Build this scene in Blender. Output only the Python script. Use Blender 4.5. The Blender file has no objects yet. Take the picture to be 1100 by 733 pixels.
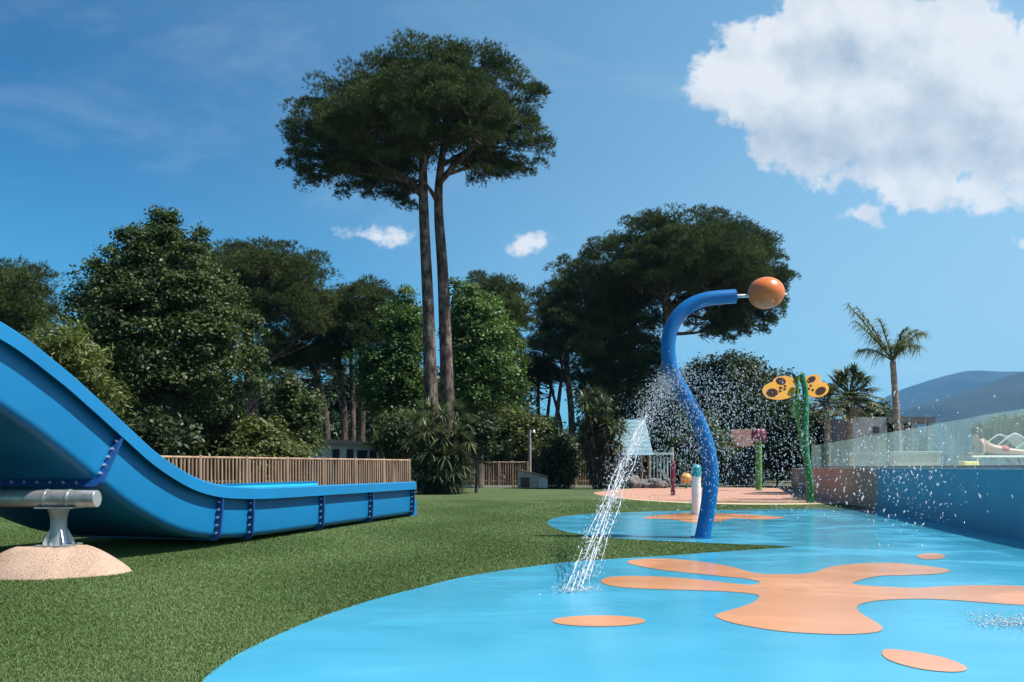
import bpy, bmesh, math, random
import numpy as np
from mathutils import Vector, Matrix

random.seed(7)
RNG = np.random.default_rng(7)
D = bpy.data
scene = bpy.context.scene
COL = scene.collection
F, H, CX, HY = 880.0, 1.2, 550.0, 502.0       # survey: focal length (px), eye height, principal column, horizon row


def gp(px, py):
    """photo pixel of a point on the ground -> X, Y in metres"""
    Y = F * H / (py - HY)
    return ((px - CX) / F * Y, Y)


def wp(px, py, Y):
    """photo pixel of a point at a known distance -> X, Y, Z"""
    return Vector(((px - CX) / F * Y, Y, H - (py - HY) / F * Y))


# ------------------------------------------------------------------ objects
def props(o, label=None, cat=None, group=None, kind=None):
    if label: o['label'] = label
    if cat: o['category'] = cat
    if group: o['group'] = group
    if kind: o['kind'] = kind
    return o


def empty(name, loc, label, cat, group=None):
    o = D.objects.new(name, None)
    o.empty_display_size = 0.2
    COL.objects.link(o)
    o.location = loc
    return props(o, label, cat, group)


def wloc(o):
    v = Vector((0, 0, 0))
    while o is not None:
        v = v + o.location
        o = o.parent
    return v


def link(name, me, mats, parent=None):
    if not isinstance(mats, (list, tuple)): mats = [mats]
    for m in mats: me.materials.append(m)
    o = D.objects.new(name, me)
    COL.objects.link(o)
    if parent is not None: o.parent = parent
    return o


class MB:
    """collects shapes in world coordinates, builds one mesh object"""
    def __init__(s):
        s.v, s.f, s.m, s.s = [], [], [], []
        s.mat, s.smooth = 0, True

    def add(s, vs, fs, smooth=None):
        n = len(s.v)
        s.v += [tuple(p) for p in vs]
        for f in fs:
            s.f.append([i + n for i in f])
            s.m.append(s.mat)
            s.s.append(s.smooth if smooth is None else smooth)
        return s

    def box(s, c, size, rz=0.0, M=None, top=(1, 1)):
        hx, hy, hz = size[0] / 2, size[1] / 2, size[2] / 2
        vs = []
        for z in (-hz, hz):
            k = top if z > 0 else (1, 1)
            for x, y in ((-hx, -hy), (hx, -hy), (hx, hy), (-hx, hy)):
                vs.append(Vector((x * k[0], y * k[1], z)))
        R = M if M is not None else Matrix.Rotation(rz, 3, 'Z')
        vs = [R @ v + Vector(c) for v in vs]
        return s.add(vs, [(3, 2, 1, 0), (4, 5, 6, 7), (0, 1, 5, 4), (1, 2, 6, 5), (2, 3, 7, 6), (3, 0, 4, 7)], False)

    def tube(s, path, rad, seg=10, cap=True, flat=None):
        path = [Vector(p) for p in path]
        n = len(path)
        if not hasattr(rad, '__len__'): rad = [rad] * n
        vs, prev = [], None
        for i, p in enumerate(path):
            t = (path[min(i + 1, n - 1)] - path[max(i - 1, 0)]).normalized()
            if prev is None:
                a = Vector((0, 0, 1)) if abs(t.z) < .9 else Vector((1, 0, 0))
                u = t.cross(a).normalized()
            else:
                u = (prev - t * prev.dot(t)).normalized()
            prev = u
            w = t.cross(u)
            for k in range(seg):
                a = 2 * math.pi * k / seg
                vs.append(p + (u * math.cos(a) + w * math.sin(a)) * rad[i])
        fs = []
        for i in range(n - 1):
            for k in range(seg):
                a, b = i * seg + k, i * seg + (k + 1) % seg
                fs.append((a, b, b + seg, a + seg))
        s.add(vs, fs)
        if cap:
            s.add(vs[:seg], [tuple(range(seg))[::-1]], False)
            s.add(vs[-seg:], [tuple(range(seg))], False)
        return s

    def ball(s, c, r, seg=20, rings=12):
        if not hasattr(r, '__len__'): r = (r, r, r)
        vs = [(c[0], c[1], c[2] - r[2])]
        for i in range(1, rings):
            a = -math.pi / 2 + math.pi * i / rings
            for k in range(seg):
                b = 2 * math.pi * k / seg
                vs.append((c[0] + r[0] * math.cos(a) * math.cos(b), c[1] + r[1] * math.cos(a) * math.sin(b), c[2] + r[2] * math.sin(a)))
        vs.append((c[0], c[1], c[2] + r[2]))
        fs = [(0, 1 + (k + 1) % seg, 1 + k) for k in range(seg)]
        for i in range(rings - 2):
            for k in range(seg):
                a, b = 1 + i * seg + k, 1 + i * seg + (k + 1) % seg
                fs.append((a, b, b + seg, a + seg))
        t = len(vs) - 1
        o = 1 + (rings - 2) * seg
        fs += [(o + k, o + (k + 1) % seg, t) for k in range(seg)]
        return s.add(vs, fs)

    def prism(s, outline, d, smooth=False):
        """outline: 3D polygon, extruded by vector d"""
        a = [Vector(p) for p in outline]
        n = len(a)
        b = [p + Vector(d) for p in a]
        return s.add(a + b, [tuple(range(n))[::-1], tuple(range(n, 2 * n))] + [(i, (i + 1) % n, (i + 1) % n + n, i + n) for i in range(n)], smooth)

    def build(s, name, mats, parent=None, bevel=0, tri=False):
        me = D.meshes.new(name)
        off = wloc(parent)
        me.from_pydata([(v[0] - off.x, v[1] - off.y, v[2] - off.z) for v in s.v], [], s.f)
        me.polygons.foreach_set('material_index', s.m)
        me.polygons.foreach_set('use_smooth', s.s)
        bm = bmesh.new(); bm.from_mesh(me)
        bmesh.ops.recalc_face_normals(bm, faces=bm.faces)
        if tri: bmesh.ops.triangulate(bm, faces=bm.faces)
        bm.to_mesh(me); bm.free()
        o = link(name, me, mats, parent)
        if bevel:
            b = o.modifiers.new('bevel', 'BEVEL'); b.width = bevel; b.segments = 2; b.limit_method = 'ANGLE'
        return o


def soup(name, V, k, mats, parent=None, tint=None):
    """numpy polygon soup: V is (n*k, 3) world coordinates, every k vertices one face"""
    V = np.asarray(V, dtype=np.float32).reshape(-1, 3)
    off = wloc(parent)
    V = V - np.array([off.x, off.y, off.z], dtype=np.float32)
    n = len(V) // k
    me = D.meshes.new(name)
    me.vertices.add(len(V)); me.vertices.foreach_set('co', V.ravel())
    me.loops.add(len(V)); me.loops.foreach_set('vertex_index', np.arange(len(V), dtype=np.int32))
    me.polygons.add(n); me.polygons.foreach_set('loop_start', np.arange(0, len(V), k, dtype=np.int32))
    if tint is not None:
        a = me.attributes.new('tint', 'FLOAT', 'POINT')
        a.data.foreach_set('value', np.repeat(np.asarray(tint, dtype=np.float32), k))
    me.update(calc_edges=True)
    return link(name, me, mats, parent)


def spline(pts, n=6, closed=False):
    pts = [Vector(p) for p in pts]
    out, N = [], len(pts)
    rng = range(N if closed else N - 1)
    for i in rng:
        if closed:
            p0, p1, p2, p3 = pts[i - 1], pts[i], pts[(i + 1) % N], pts[(i + 2) % N]
        else:
            p0, p1, p2, p3 = pts[max(i - 1, 0)], pts[i], pts[i + 1], pts[min(i + 2, N - 1)]
        for k in range(n):
            t = k / n
            out.append(0.5 * ((2 * p1) + (p2 - p0) * t + (2 * p0 - 5 * p1 + 4 * p2 - p3) * t * t + (3 * p1 - p0 - 3 * p2 + p3) * t ** 3))
    if not closed: out.append(pts[-1])
    return out


# ------------------------------------------------------------------ materials
def mat(name, base=(.5, .5, .5), rough=.6, metal=0., spec=.5):
    m = D.materials.new(name); m.use_nodes = True
    b = m.node_tree.nodes['Principled BSDF']
    b.inputs['Base Color'].default_value = (*base, 1)
    b.inputs['Roughness'].default_value = rough
    b.inputs['Metallic'].default_value = metal
    b.inputs['Specular IOR Level'].default_value = spec
    return m


class NT:
    def __init__(s, tree): s.t = tree
    def n(s, typ, **kw):
        o = s.t.nodes.new(typ)
        for k, v in kw.items(): setattr(o, k, v)
        return o
    def l(s, a, b): s.t.links.new(a, b)
    def noise(s, vec, scale, detail=4, rough=.55, dist=0):
        o = s.n('ShaderNodeTexNoise')
        o.inputs['Scale'].default_value = scale; o.inputs['Detail'].default_value = detail
        o.inputs['Roughness'].default_value = rough; o.inputs['Distortion'].default_value = dist
        if vec is not None: s.l(vec, o.inputs['Vector'])
        return o.outputs['Fac']
    def ramp(s, fac, stops):
        o = s.n('ShaderNodeValToRGB')
        e = o.color_ramp.elements
        while len(e) < len(stops): e.new(.5)
        for k, (p, c) in enumerate(stops):
            e[k].position = p
            e[k].color = (*c, 1) if hasattr(c, '__len__') else (c, c, c, 1)
        s.l(fac, o.inputs['Fac'])
        return o.outputs['Color']
    def math(s, op, a, b=None, c=None, clamp=False):
        o = s.n('ShaderNodeMath', operation=op); o.use_clamp = clamp
        for i, x in enumerate((a, b, c)):
            if x is None: continue
            if isinstance(x, (int, float)): o.inputs[i].default_value = x
            else: s.l(x, o.inputs[i])
        return o.outputs[0]
    def vmath(s, op, a, b=None, c=None):
        o = s.n('ShaderNodeVectorMath', operation=op)
        for i, x in enumerate((a, b, c)):
            if x is None: continue
            if isinstance(x, (tuple, list)): o.inputs[i].default_value = x
            else: s.l(x, o.inputs[i])
        return o.outputs['Value'] if op in ('LENGTH', 'DOT_PRODUCT') else o.outputs[0]
    def mix(s, fac, a, b, blend='MIX'):
        o = s.n('ShaderNodeMix', data_type='RGBA', blend_type=blend)
        for i, x in ((0, fac), (6, a), (7, b)):
            if isinstance(x, (int, float)): o.inputs[i].default_value = x
            elif isinstance(x, (tuple, list)): o.inputs[i].default_value = (*x, 1)
            else: s.l(x, o.inputs[i])
        return o.outputs[2]
    def bump(s, h, strength, dist):
        o = s.n('ShaderNodeBump'); o.inputs['Strength'].default_value = strength; o.inputs['Distance'].default_value = dist
        s.l(h, o.inputs['Height'])
        return o.outputs['Normal']


def noisy(name, stops, scale, rough=.6, bump=0, bscale=None, bdist=.01, stretch=None, metal=0, spec=.5, rrange=None, detail=5, coords='Object'):
    """principled material whose colour follows a noise; optional bump and roughness variation"""
    m = mat(name, stops[0][1] if hasattr(stops[0][1], '__len__') else (.5, .5, .5), rough, metal, spec)
    t = NT(m.node_tree); b = m.node_tree.nodes['Principled BSDF']
    tc = t.n('ShaderNodeTexCoord').outputs[coords]
    v = tc
    if stretch: v = t.vmath('MULTIPLY', tc, stretch)
    t.l(t.ramp(t.noise(v, scale, detail), stops), b.inputs['Base Color'])
    if bump: t.l(t.bump(t.noise(v, bscale or scale * 3, 6, .65), bump, bdist), b.inputs['Normal'])
    if rrange:
        r = t.n('ShaderNodeMapRange'); r.inputs['To Min'].default_value, r.inputs['To Max'].default_value = rrange
        t.l(t.noise(v, scale * 1.7, 4), r.inputs['Value']); t.l(r.outputs[0], b.inputs['Roughness'])
    return m


def leaf_mat(name, dark, mid, light, trans=.25, rough=.5, spec=.25):
    m = mat(name, mid, rough, 0, spec)
    t = NT(m.node_tree); b = m.node_tree.nodes['Principled BSDF']
    a = t.n('ShaderNodeAttribute', attribute_name='tint').outputs['Fac']
    g = t.n('ShaderNodeNewGeometry').outputs['Random Per Island']
    f = t.math('ADD', t.math('MULTIPLY', a, .6), t.math('MULTIPLY', g, .4))
    c = t.ramp(f, [(.1, dark), (.5, mid), (.95, light)])
    t.l(c, b.inputs['Base Color'])
    tr = t.n('ShaderNodeBsdfTranslucent')
    t.l(t.mix(1, c, (1.0, 1.15, .55), 'MULTIPLY'), tr.inputs['Color'])
    mx = t.n('ShaderNodeMixShader'); mx.inputs[0].default_value = trans
    t.l(b.outputs[0], mx.inputs[1]); t.l(tr.outputs[0], mx.inputs[2])
    t.l(mx.outputs[0], m.node_tree.nodes['Material Output'].inputs['Surface'])
    return m


M = {}
M['pine'] = leaf_mat('pine_needles', (.020, .030, .012), (.052, .074, .026), (.125, .155, .058), .18, .6, .15)
M['leaf'] = leaf_mat('broad_leaves', (.024, .040, .014), (.052, .074, .024), (.115, .14, .052), .26)
M['leafbright'] = leaf_mat('bright_leaves', (.03, .06, .015), (.066, .12, .03), (.14, .19, .06), .32)
M['leafolive'] = leaf_mat('olive_leaves', (.04, .055, .017), (.09, .11, .034), (.18, .20, .07), .28)
M['leafdark'] = leaf_mat('dark_leaves', (.014, .024, .010), (.028, .046, .017), (.055, .080, .028), .2)
M['sword'] = leaf_mat('sword_leaves', (.024, .042, .018), (.07, .095, .04), (.24, .26, .12), .12, .4, .4)
M['deadsword'] = leaf_mat('withered_leaves', (.03, .024, .014), (.07, .055, .032), (.12, .10, .06), .1)
M['palm'] = leaf_mat('palm_leaflets', (.045, .065, .025), (.10, .125, .05), (.20, .20, .085), .3)
M['bark'] = noisy('pine_bark', [(.34, (.030, .021, .018)), (.5, (.095, .068, .056)), (.68, (.23, .18, .155))], 4.5, .9, 1.0, 9, .08, (1, 1, .45), spec=.2)
M['greybark'] = noisy('grey_bark', [(.3, (.04, .034, .028)), (.7, (.15, .13, .11))], 4.0, .9, .9, 9, .04, (1, 1, .3), spec=.2)
M['palmbark'] = noisy('palm_bark', [(.3, (.10, .075, .06)), (.7, (.30, .25, .20))], 3.0, .9, .9, 8, .03, (.5, .5, 4), spec=.2)
M['wood'] = noisy('fence_wood', [(.3, (.17, .105, .07)), (.5, (.28, .18, .125)), (.75, (.38, .27, .195))], 5.0, .8, .3, 14, .006, (1, 1, .2), spec=.25)
M['greywood'] = noisy('weathered_wood', [(.3, (.16, .15, .14)), (.7, (.36, .34, .31))], 5.0, .8, .3, 14, .006, (.3, 1, 1), spec=.25)
M['ground'] = noisy('forest_floor', [(.3, (.035, .04, .018)), (.55, (.075, .075, .035)), (.75, (.13, .115, .07))], .35, .95, .6, 3, .05)
M['hill'] = noisy('hill_scrub', [(.35, (.006, .012, .008)), (.6, (.012, .021, .012)), (.75, (.026, .031, .02))], .012, .95, .5, .03, 12, detail=8)
M['steel'] = noisy('galvanised_steel', [(.3, (.30, .31, .31)), (.7, (.52, .53, .53))], 9, .45, .1, 30, .002, metal=.75, rrange=(.32, .55))
M['bolt'] = mat('zinc_bolts', (.80, .82, .85), .3, .8)
M['dark'] = mat('dark_metal', (.02, .02, .022), .5, .2)
M['shadowglass'] = mat('window_glass', (.02, .025, .03), .08, 0, .6)


def slide_mat(name, stops, rough):
    m = noisy(name, stops, 1.3, rough, .05, 40, .001, (1, 1, 1), rrange=(rough * .8, rough * 1.5))
    return m


M['slide'] = slide_mat('slide_fibreglass', [(.3, (.001, .135, .31)), (.7, (.002, .155, .35))], .42)
M['slideedge'] = slide_mat('slide_flange_shaded', [(.3, (.002, .04, .16)), (.7, (.004, .055, .20))], .4)  # darker than the chute: shade on the flange faces put into the colour
M['slidein'] = slide_mat('slide_inside', [(.3, (.015, .36, .50)), (.7, (.03, .43, .56))], .25)
M['hook'] = slide_mat('hook_blue', [(.3, (.001, .10, .30)), (.7, (.002, .125, .36))], .25)


def pebble_mat():
    m = mat('pebble_resin', (.5, .38, .3), .85, 0, .3)
    t = NT(m.node_tree); b = m.node_tree.nodes['Principled BSDF']
    v = t.n('ShaderNodeTexCoord').outputs['Object']
    vo = t.n('ShaderNodeTexVoronoi'); vo.inputs['Scale'].default_value = 75; t.l(v, vo.inputs['Vector'])
    f = t.math('ADD', t.math('MULTIPLY', t.noise(v, 2.2, 4), .55), t.math('MULTIPLY', vo.outputs['Distance'], .55))
    c = t.mix(.09, t.ramp(f, [(.2, (.50, .37, .29)), (.5, (.40, .28, .21)), (.8, (.22, .14, .10))]), vo.outputs['Color'], 'SOFT_LIGHT')
    t.l(c, b.inputs['Base Color'])
    t.l(t.bump(t.math('SUBTRACT', 1, vo.outputs['Distance']), .7, .008), b.inputs['Normal'])
    return m


M['pebble'] = pebble_mat()


def turf_mat(name, seams=True):
    m = mat(name, (.1, .14, .05), .85, 0, .2)
    t = NT(m.node_tree); b = m.node_tree.nodes['Principled BSDF']
    v = t.n('ShaderNodeTexCoord').outputs['Object']
    big = t.noise(v, .35, 4)
    mow = t.noise(t.vmath('MULTIPLY', v, (.25, 2.2, 1)), 1.2, 4)
    fine = t.noise(v, 70, 3, .7)
    f = t.math('ADD', t.math('ADD', t.math('MULTIPLY', big, .35), t.math('MULTIPLY', mow, .3)), t.math('MULTIPLY', fine, .5))
    c = t.ramp(f, [(.40, (.04, .06, .022)), (.58, (.066, .095, .036)), (.76, (.11, .14, .065))])
    if seams:                                           # joins between the rolls of artificial turf, 2 m apart
        sx = t.n('ShaderNodeSeparateXYZ'); t.l(v, sx.inputs[0])
        y = t.math('ADD', sx.outputs[1], t.math('MULTIPLY', t.noise(v, .6, 2), .12))
        fr = t.math('FRACT', t.math('MULTIPLY', y, .5))
        seam = t.math('LESS_THAN', t.math('ABSOLUTE', t.math('SUBTRACT', fr, .5)), .006)
        c = t.mix(t.math('MULTIPLY', seam, .55), c, (.04, .055, .02))
    t.l(c, b.inputs['Base Color'])
    t.l(t.bump(t.noise(v, 55, 5, .7), 1.0, .03), b.inputs['Normal'])
    return m


M['turf'] = turf_mat('artificial_turf')
M['blade'] = leaf_mat('turf_fibres', (.056, .094, .026), (.102, .158, .048), (.185, .245, .105), .12, .6, .2)


def rubber(name, dark, mid, light, wet=True):
    m = mat(name, mid, .3, 0, .5)
    t = NT(m.node_tree); b = m.node_tree.nodes['Principled BSDF']
    v = t.n('ShaderNodeTexCoord').outputs['Object']
    w = t.noise(t.vmath('MULTIPLY', v, (.55, 1.3, 1)), 1.1, 6, .6, .6)
    g = t.noise(v, 240, 2, .8)
    f = t.math('ADD', t.math('MULTIPLY', w, .7), t.math('MULTIPLY', g, .3))
    t.l(t.ramp(f, [(.34, dark), (.5, mid), (.68, light)]), b.inputs['Base Color'])
    r = t.n('ShaderNodeMapRange'); r.inputs['From Min'].default_value = .4; r.inputs['From Max'].default_value = .62
    r.inputs['To Min'].default_value, r.inputs['To Max'].default_value = ((.03, .24) if wet else (.55, .75))
    t.l(t.noise(t.vmath('MULTIPLY', v, (.7, 1.2, 1)), .9, 5, .6, .8), r.inputs['Value']); t.l(r.outputs[0], b.inputs['Roughness'])
    h = t.math('ADD', t.math('MULTIPLY', t.noise(v, 130, 3, .7), .35), t.math('MULTIPLY', t.noise(t.vmath('MULTIPLY', v, (1, 1.3, 1)), 1.6, 2), .8))
    t.l(t.bump(h,   .10 if wet else .4, .02), b.inputs['Normal'])
    return m


M['padblue'] = rubber('blue_rubber', (.044, .285, .43), (.055, .31, .465), (.075, .345, .50))
M['padorange'] = rubber('orange_rubber', (.53, .235, .115), (.57, .265, .135), (.60, .30, .16))
M['padpeach'] = rubber('peach_rubber', (.34, .165, .115), (.40, .205, .145), (.44, .26, .195), False)
M['padedge'] = rubber('yellow_rubber', (.42, .34, .18), (.48, .40, .23), (.52, .44, .28), False)
M['wallblue'] = noisy('blue_render', [(.3, (.14, .33, .43)), (.7, (.165, .375, .47))], 1.2, .75, .15, 60, .004, (1, 1, .4))
M['wallpeach'] = noisy('peach_render', [(.3, (.48, .27, .21)), (.7, (.56, .33, .27))], 1.2, .75, .15, 60, .004, (1, 1, .4))
M['coping'] = noisy('pale_coping', [(.3, (.5, .52, .54)), (.7, (.66, .68, .7))], 2, .6)
M['terrace'] = noisy('terrace_paving', [(.3, (.34, .31, .27)), (.7, (.46, .43, .38))], 2, .8, .2, 30, .004)
M['white'] = noisy('white_paint', [(.3, (.62, .62, .61)), (.7, (.72, .72, .71))], 3, .4)
M['teal'] = mat('teal_paint', (.01, .25, .27), .3)
M['maroon'] = noisy('maroon_paint', [(.3, (.15, .02, .045)), (.7, (.20, .03, .06))], 3, .35)
M['green'] = noisy('green_paint', [(.3, (.015, .15, .045)), (.7, (.026, .20, .06))], 3, .35)
M['lime'] = noisy('lime_paint', [(.3, (.08, .22, .03)), (.7, (.11, .27, .04))], 3, .4)
M['yellow'] = noisy('yellow_paint', [(.3, (.50, .215, .008)), (.7, (.56, .25, .012))], 3, .65, spec=.2)
M['brown'] = mat('brown_paint', (.03, .011, .008), .8, 0, .15)
M['orange'] = noisy('orange_gelcoat', [(.3, (.58, .13, .025)), (.7, (.64, .165, .04))], 2.5, .28, .04, 60, .002)
M['ballyellow'] = noisy('amber_paint', [(.3, (.60, .26, .03)), (.7, (.66, .31, .045))], 3, .4)
M['roofblue'] = noisy('pale_blue_planks', [(.3, (.13, .27, .33)), (.7, (.18, .33, .39))], 4, .6, .1, 20, .004)
M['palegreen'] = noisy('pale_green_paint', [(.3, (.32, .46, .40)), (.7, (.42, .56, .5))], 4, .6)
M['terracotta'] = noisy('terracotta_tiles', [(.3, (.075, .03, .024)), (.7, (.13, .052, .04))], 5, .85, .5, 20, .02)
M['cabin'] = noisy('cabin_cladding', [(.3, (.27, .31, .31)), (.7, (.37, .41, .41))], 2, .7)
M['charcoal'] = noisy('charcoal_render', [(.3, (.055, .06, .065)), (.7, (.085, .09, .095))], 1, .8, .15, 40, .003)
M['greyrender'] = noisy('grey_render', [(.3, (.17, .18, .19)), (.7, (.23, .24, .25))], 1, .8, .15, 40, .003)
M['beige'] = noisy('beige_render', [(.3, (.42, .39, .33)), (.7, (.52, .49, .42))], 1.5, .8, .2, 30, .004)
M['rock'] = noisy('garden_rock', [(.3, (.06, .055, .05)), (.7, (.20, .18, .16))], 3, .9, .8, 8, .05)
M['skin'] = noisy('skin', [(.3, (.42, .24, .17)), (.7, (.50, .30, .22))], 8, .5)
M['hair'] = mat('dark_hair', (.012, .009, .008), .5)
M['swim'] = mat('red_swimwear', (.45, .04, .05), .7)
M['fabric'] = noisy('sling_fabric', [(.3, (.50, .52, .54)), (.7, (.6, .62, .64))], 20, .85)
M['towel'] = noisy('yellow_towel', [(.3, (.7, .5, .12)), (.7, (.8, .6, .2))], 20, .95, .5, 60, .01)


def water_mat():
    m = mat('spray_water', (.93, .96, 1), .12, 0, .6)
    b = m.node_tree.nodes['Principled BSDF']
    b.inputs['Transmission Weight'].default_value = .6
    b.inputs['IOR'].default_value = 1.33
    return m


M['water'] = water_mat()


def glass_mat():
    m = D.materials.new('balustrade_glass'); m.use_nodes = True
    t = NT(m.node_tree); m.node_tree.nodes.clear()
    out = t.n('ShaderNodeOutputMaterial')
    tr = t.n('ShaderNodeBsdfTransparent'); tr.inputs[0].default_value = (.90, .97, .955, 1)
    gl = t.n('ShaderNodeBsdfGlossy'); gl.inputs['Roughness'].default_value = .02
    df0 = t.n('ShaderNodeBsdfDiffuse'); df0.inputs[0].default_value = (.62, .80, .78, 1)
    df1 = t.n('ShaderNodeBsdfTranslucent'); df1.inputs[0].default_value = (.62, .80, .78, 1)
    df = t.n('ShaderNodeMixShader'); df.inputs[0].default_value = .75; t.l(df0.outputs[0], df.inputs[1]); t.l(df1.outputs[0], df.inputs[2])
    fr = t.n('ShaderNodeFresnel'); fr.inputs['IOR'].default_value = 1.25
    v = t.n('ShaderNodeTexCoord').outputs['Object']
    a = t.n('ShaderNodeMixShader')                        # milky veil: pale reflection on the panes put into their colour
    st = t.noise(t.vmath('MULTIPLY', v, (6, 6, .8)), 1.5, 5)
    r = t.n('ShaderNodeMapRange'); r.inputs['From Min'].default_value = .3; r.inputs['From Max'].default_value = .75
    r.inputs['To Min'].default_value = .07; r.inputs['To Max'].default_value = .13
    t.l(st, r.inputs['Value']); t.l(r.outputs[0], a.inputs[0])
    t.l(tr.outputs[0], a.inputs[1]); t.l(df.outputs[0], a.inputs[2])
    b = t.n('ShaderNodeMixShader'); t.l(t.math('MULTIPLY', fr.outputs[0], t.math('SUBTRACT', 1, t.n('ShaderNodeNewGeometry').outputs['Backfacing'])), b.inputs[0]); t.l(a.outputs[0], b.inputs[1]); t.l(gl.outputs[0], b.inputs[2])
    t.l(b.outputs[0], out.inputs['Surface'])
    return m


M['glass'] = glass_mat()

# ------------------------------------------------------------------ camera, sun, sky
cam = D.objects.new('camera', D.cameras.new('camera'))
COL.objects.link(cam)
cam.location = (0, 0, H)
cam.rotation_euler = (math.radians(90), 0, 0)
cam.data.sensor_width = 36
cam.data.lens = F / 1100 * 36
cam.data.shift_y = (HY - 366.5) / 1100
cam.data.clip_start = .05
cam.data.clip_end = 30000
scene.camera = cam

SUN_EL = math.radians(58)
SUN_AZ = math.radians(99)             # clockwise from +Y: the sun stands to the right
sdir = Vector((math.sin(SUN_AZ) * math.cos(SUN_EL), math.cos(SUN_AZ) * math.cos(SUN_EL), math.sin(SUN_EL)))
sun = D.objects.new('sun', D.lights.new('sun', 'SUN'))
COL.objects.link(sun)
sun.data.energy = 5.0
sun.data.angle = math.radians(.5)
sun.data.color = (1, .95, .88)
sun.rotation_euler = (-sdir).to_track_quat('-Z', 'Y').to_euler()
sun.location = sdir * 60

world = D.worlds.new('World')
scene.world = world
world.use_nodes = True
t = NT(world.node_tree)
bg = world.node_tree.nodes['Background']
bg.inputs['Strength'].default_value = .054
sky = t.n('ShaderNodeTexSky', sky_type='NISHITA')
sky.sun_disc = False
sky.sun_elevation = SUN_EL
sky.sun_rotation = SUN_AZ
sky.altitude = 100
sky.air_density = 1.0
sky.dust_density = .6
sky.ozone_density = 2.2
gen = t.n('ShaderNodeTexCoord').outputs['Generated']
sep = t.n('ShaderNodeSeparateXYZ'); t.l(gen, sep.inputs[0])
ysafe = t.math('MAXIMUM', sep.outputs[1], .02)
az = t.math('DIVIDE', sep.outputs[0], ysafe)
el = t.math('DIVIDE', sep.outputs[2], ysafe)
cmb = t.n('ShaderNodeCombineXYZ'); t.l(az, cmb.inputs[0]); t.l(el, cmb.inputs[1])
P = cmb.outputs[0]


def blob_field(P, blobs):
    f = None
    for (x, y, rx, ry) in blobs:
        cx, cy = (x - CX) / F, (HY - y) / F
        sx, sy = F / rx, F / ry
        q = t.vmath('MULTIPLY_ADD', P, (sx, sy, 0), (-cx * sx, -cy * sy, 0))
        d = t.math('SUBTRACT', 1, t.vmath('LENGTH', q))
        d = t.math('MULTIPLY', d, max(.3, min(rx, ry) / 50.0))
        if f is None: f = d
        else:
            o = t.n('ShaderNodeMath', operation='SMOOTH_MAX'); o.inputs[2].default_value = .12
            t.l(f, o.inputs[0]); t.l(d, o.inputs[1]); f = o.outputs[0]
    return f


CLOUD = [(803, 38, 30, 26), (784, 84, 44, 38), (768, 98, 28, 24), (850, 60, 75, 60), (905, 15, 80, 60), (940, 80, 130, 85), (1035, 40, 75, 52),
         (1060, 100, 100, 80), (860, 115, 95, 42), (935, 135, 110, 60), (1020, 205, 90, 30), (1075, 175, 70, 40), (985, 180, 90, 40),
         (868, 158, 55, 36), (1030, 168, 60, 36), (925, 178, 60, 26), (824, 160, 28, 28), (926, 228, 26, 13), (1180, 90, 120, 110),
         (388, 252, 42, 10), (560, 263, 26, 11), (1102, 260, 16, 10)]
n1 = t.noise(P, 10, 10, .62, .15)
n2 = t.noise(P, 30, 6, .62)
fld = blob_field(P, CLOUD)
dens = t.math('ADD', fld, t.math('ADD', t.math('MULTIPLY', t.math('SUBTRACT', n1, .5), 1.75), t.math('MULTIPLY', t.math('SUBTRACT', n2, .5), .8)))
mr = t.n('ShaderNodeMapRange', interpolation_type='SMOOTHSTEP')
mr.inputs['From Min'].default_value = -.04; mr.inputs['From Max'].default_value = .25
t.l(dens, mr.inputs['Value'])
cover = mr.outputs[0]
# thicker parts of the cloud let less light through to their base
GREY = [(960, 150, 150, 40), (1050, 165, 90, 34), (905, 62, 46, 20), (870, 150, 50, 24)]
gf = blob_field(P, GREY)
gr = t.n('ShaderNodeMapRange', interpolation_type='SMOOTHSTEP')
gr.inputs['From Min'].default_value = -.55; gr.inputs['From Max'].default_value = .55
n3 = t.noise(P, 11, 6, .6)
t.l(t.math('ADD', gf, t.math('MULTIPLY', t.math('SUBTRACT', n3, .5), 2.2)), gr.inputs['Value'])
Pl = t.vmath('ADD', P, (.018, .022, 0))
bl_ = t.math('SUBTRACT', t.noise(P, 13, 7, .55, .15), t.noise(Pl, 13, 7, .55, .15))
shade_ = t.math('ADD', t.math('MULTIPLY', gr.outputs[0], .62), t.math('SUBTRACT', .06, t.math('MULTIPLY', bl_, 1.5)), clamp=True)
ccol = t.mix(shade_, (9.0, 9.2, 9.4), (4.6, 5.6, 6.6))
wisp = t.n('ShaderNodeMapRange', interpolation_type='SMOOTHSTEP')
wisp.inputs['From Min'].default_value = .47; wisp.inputs['From Max'].default_value = .9; wisp.inputs['To Max'].default_value = .4
t.l(t.noise(t.vmath('MULTIPLY', P, (1, 2.6, 0)), 2.3, 7, .6, .5), wisp.inputs['Value'])
skyc = t.mix(1.0, sky.outputs[0], (.155, .25, .27), 'MULTIPLY')
gm = t.n('ShaderNodeGamma'); gm.inputs['Gamma'].default_value = 1.1
t.l(skyc, gm.inputs['Color'])
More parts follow.
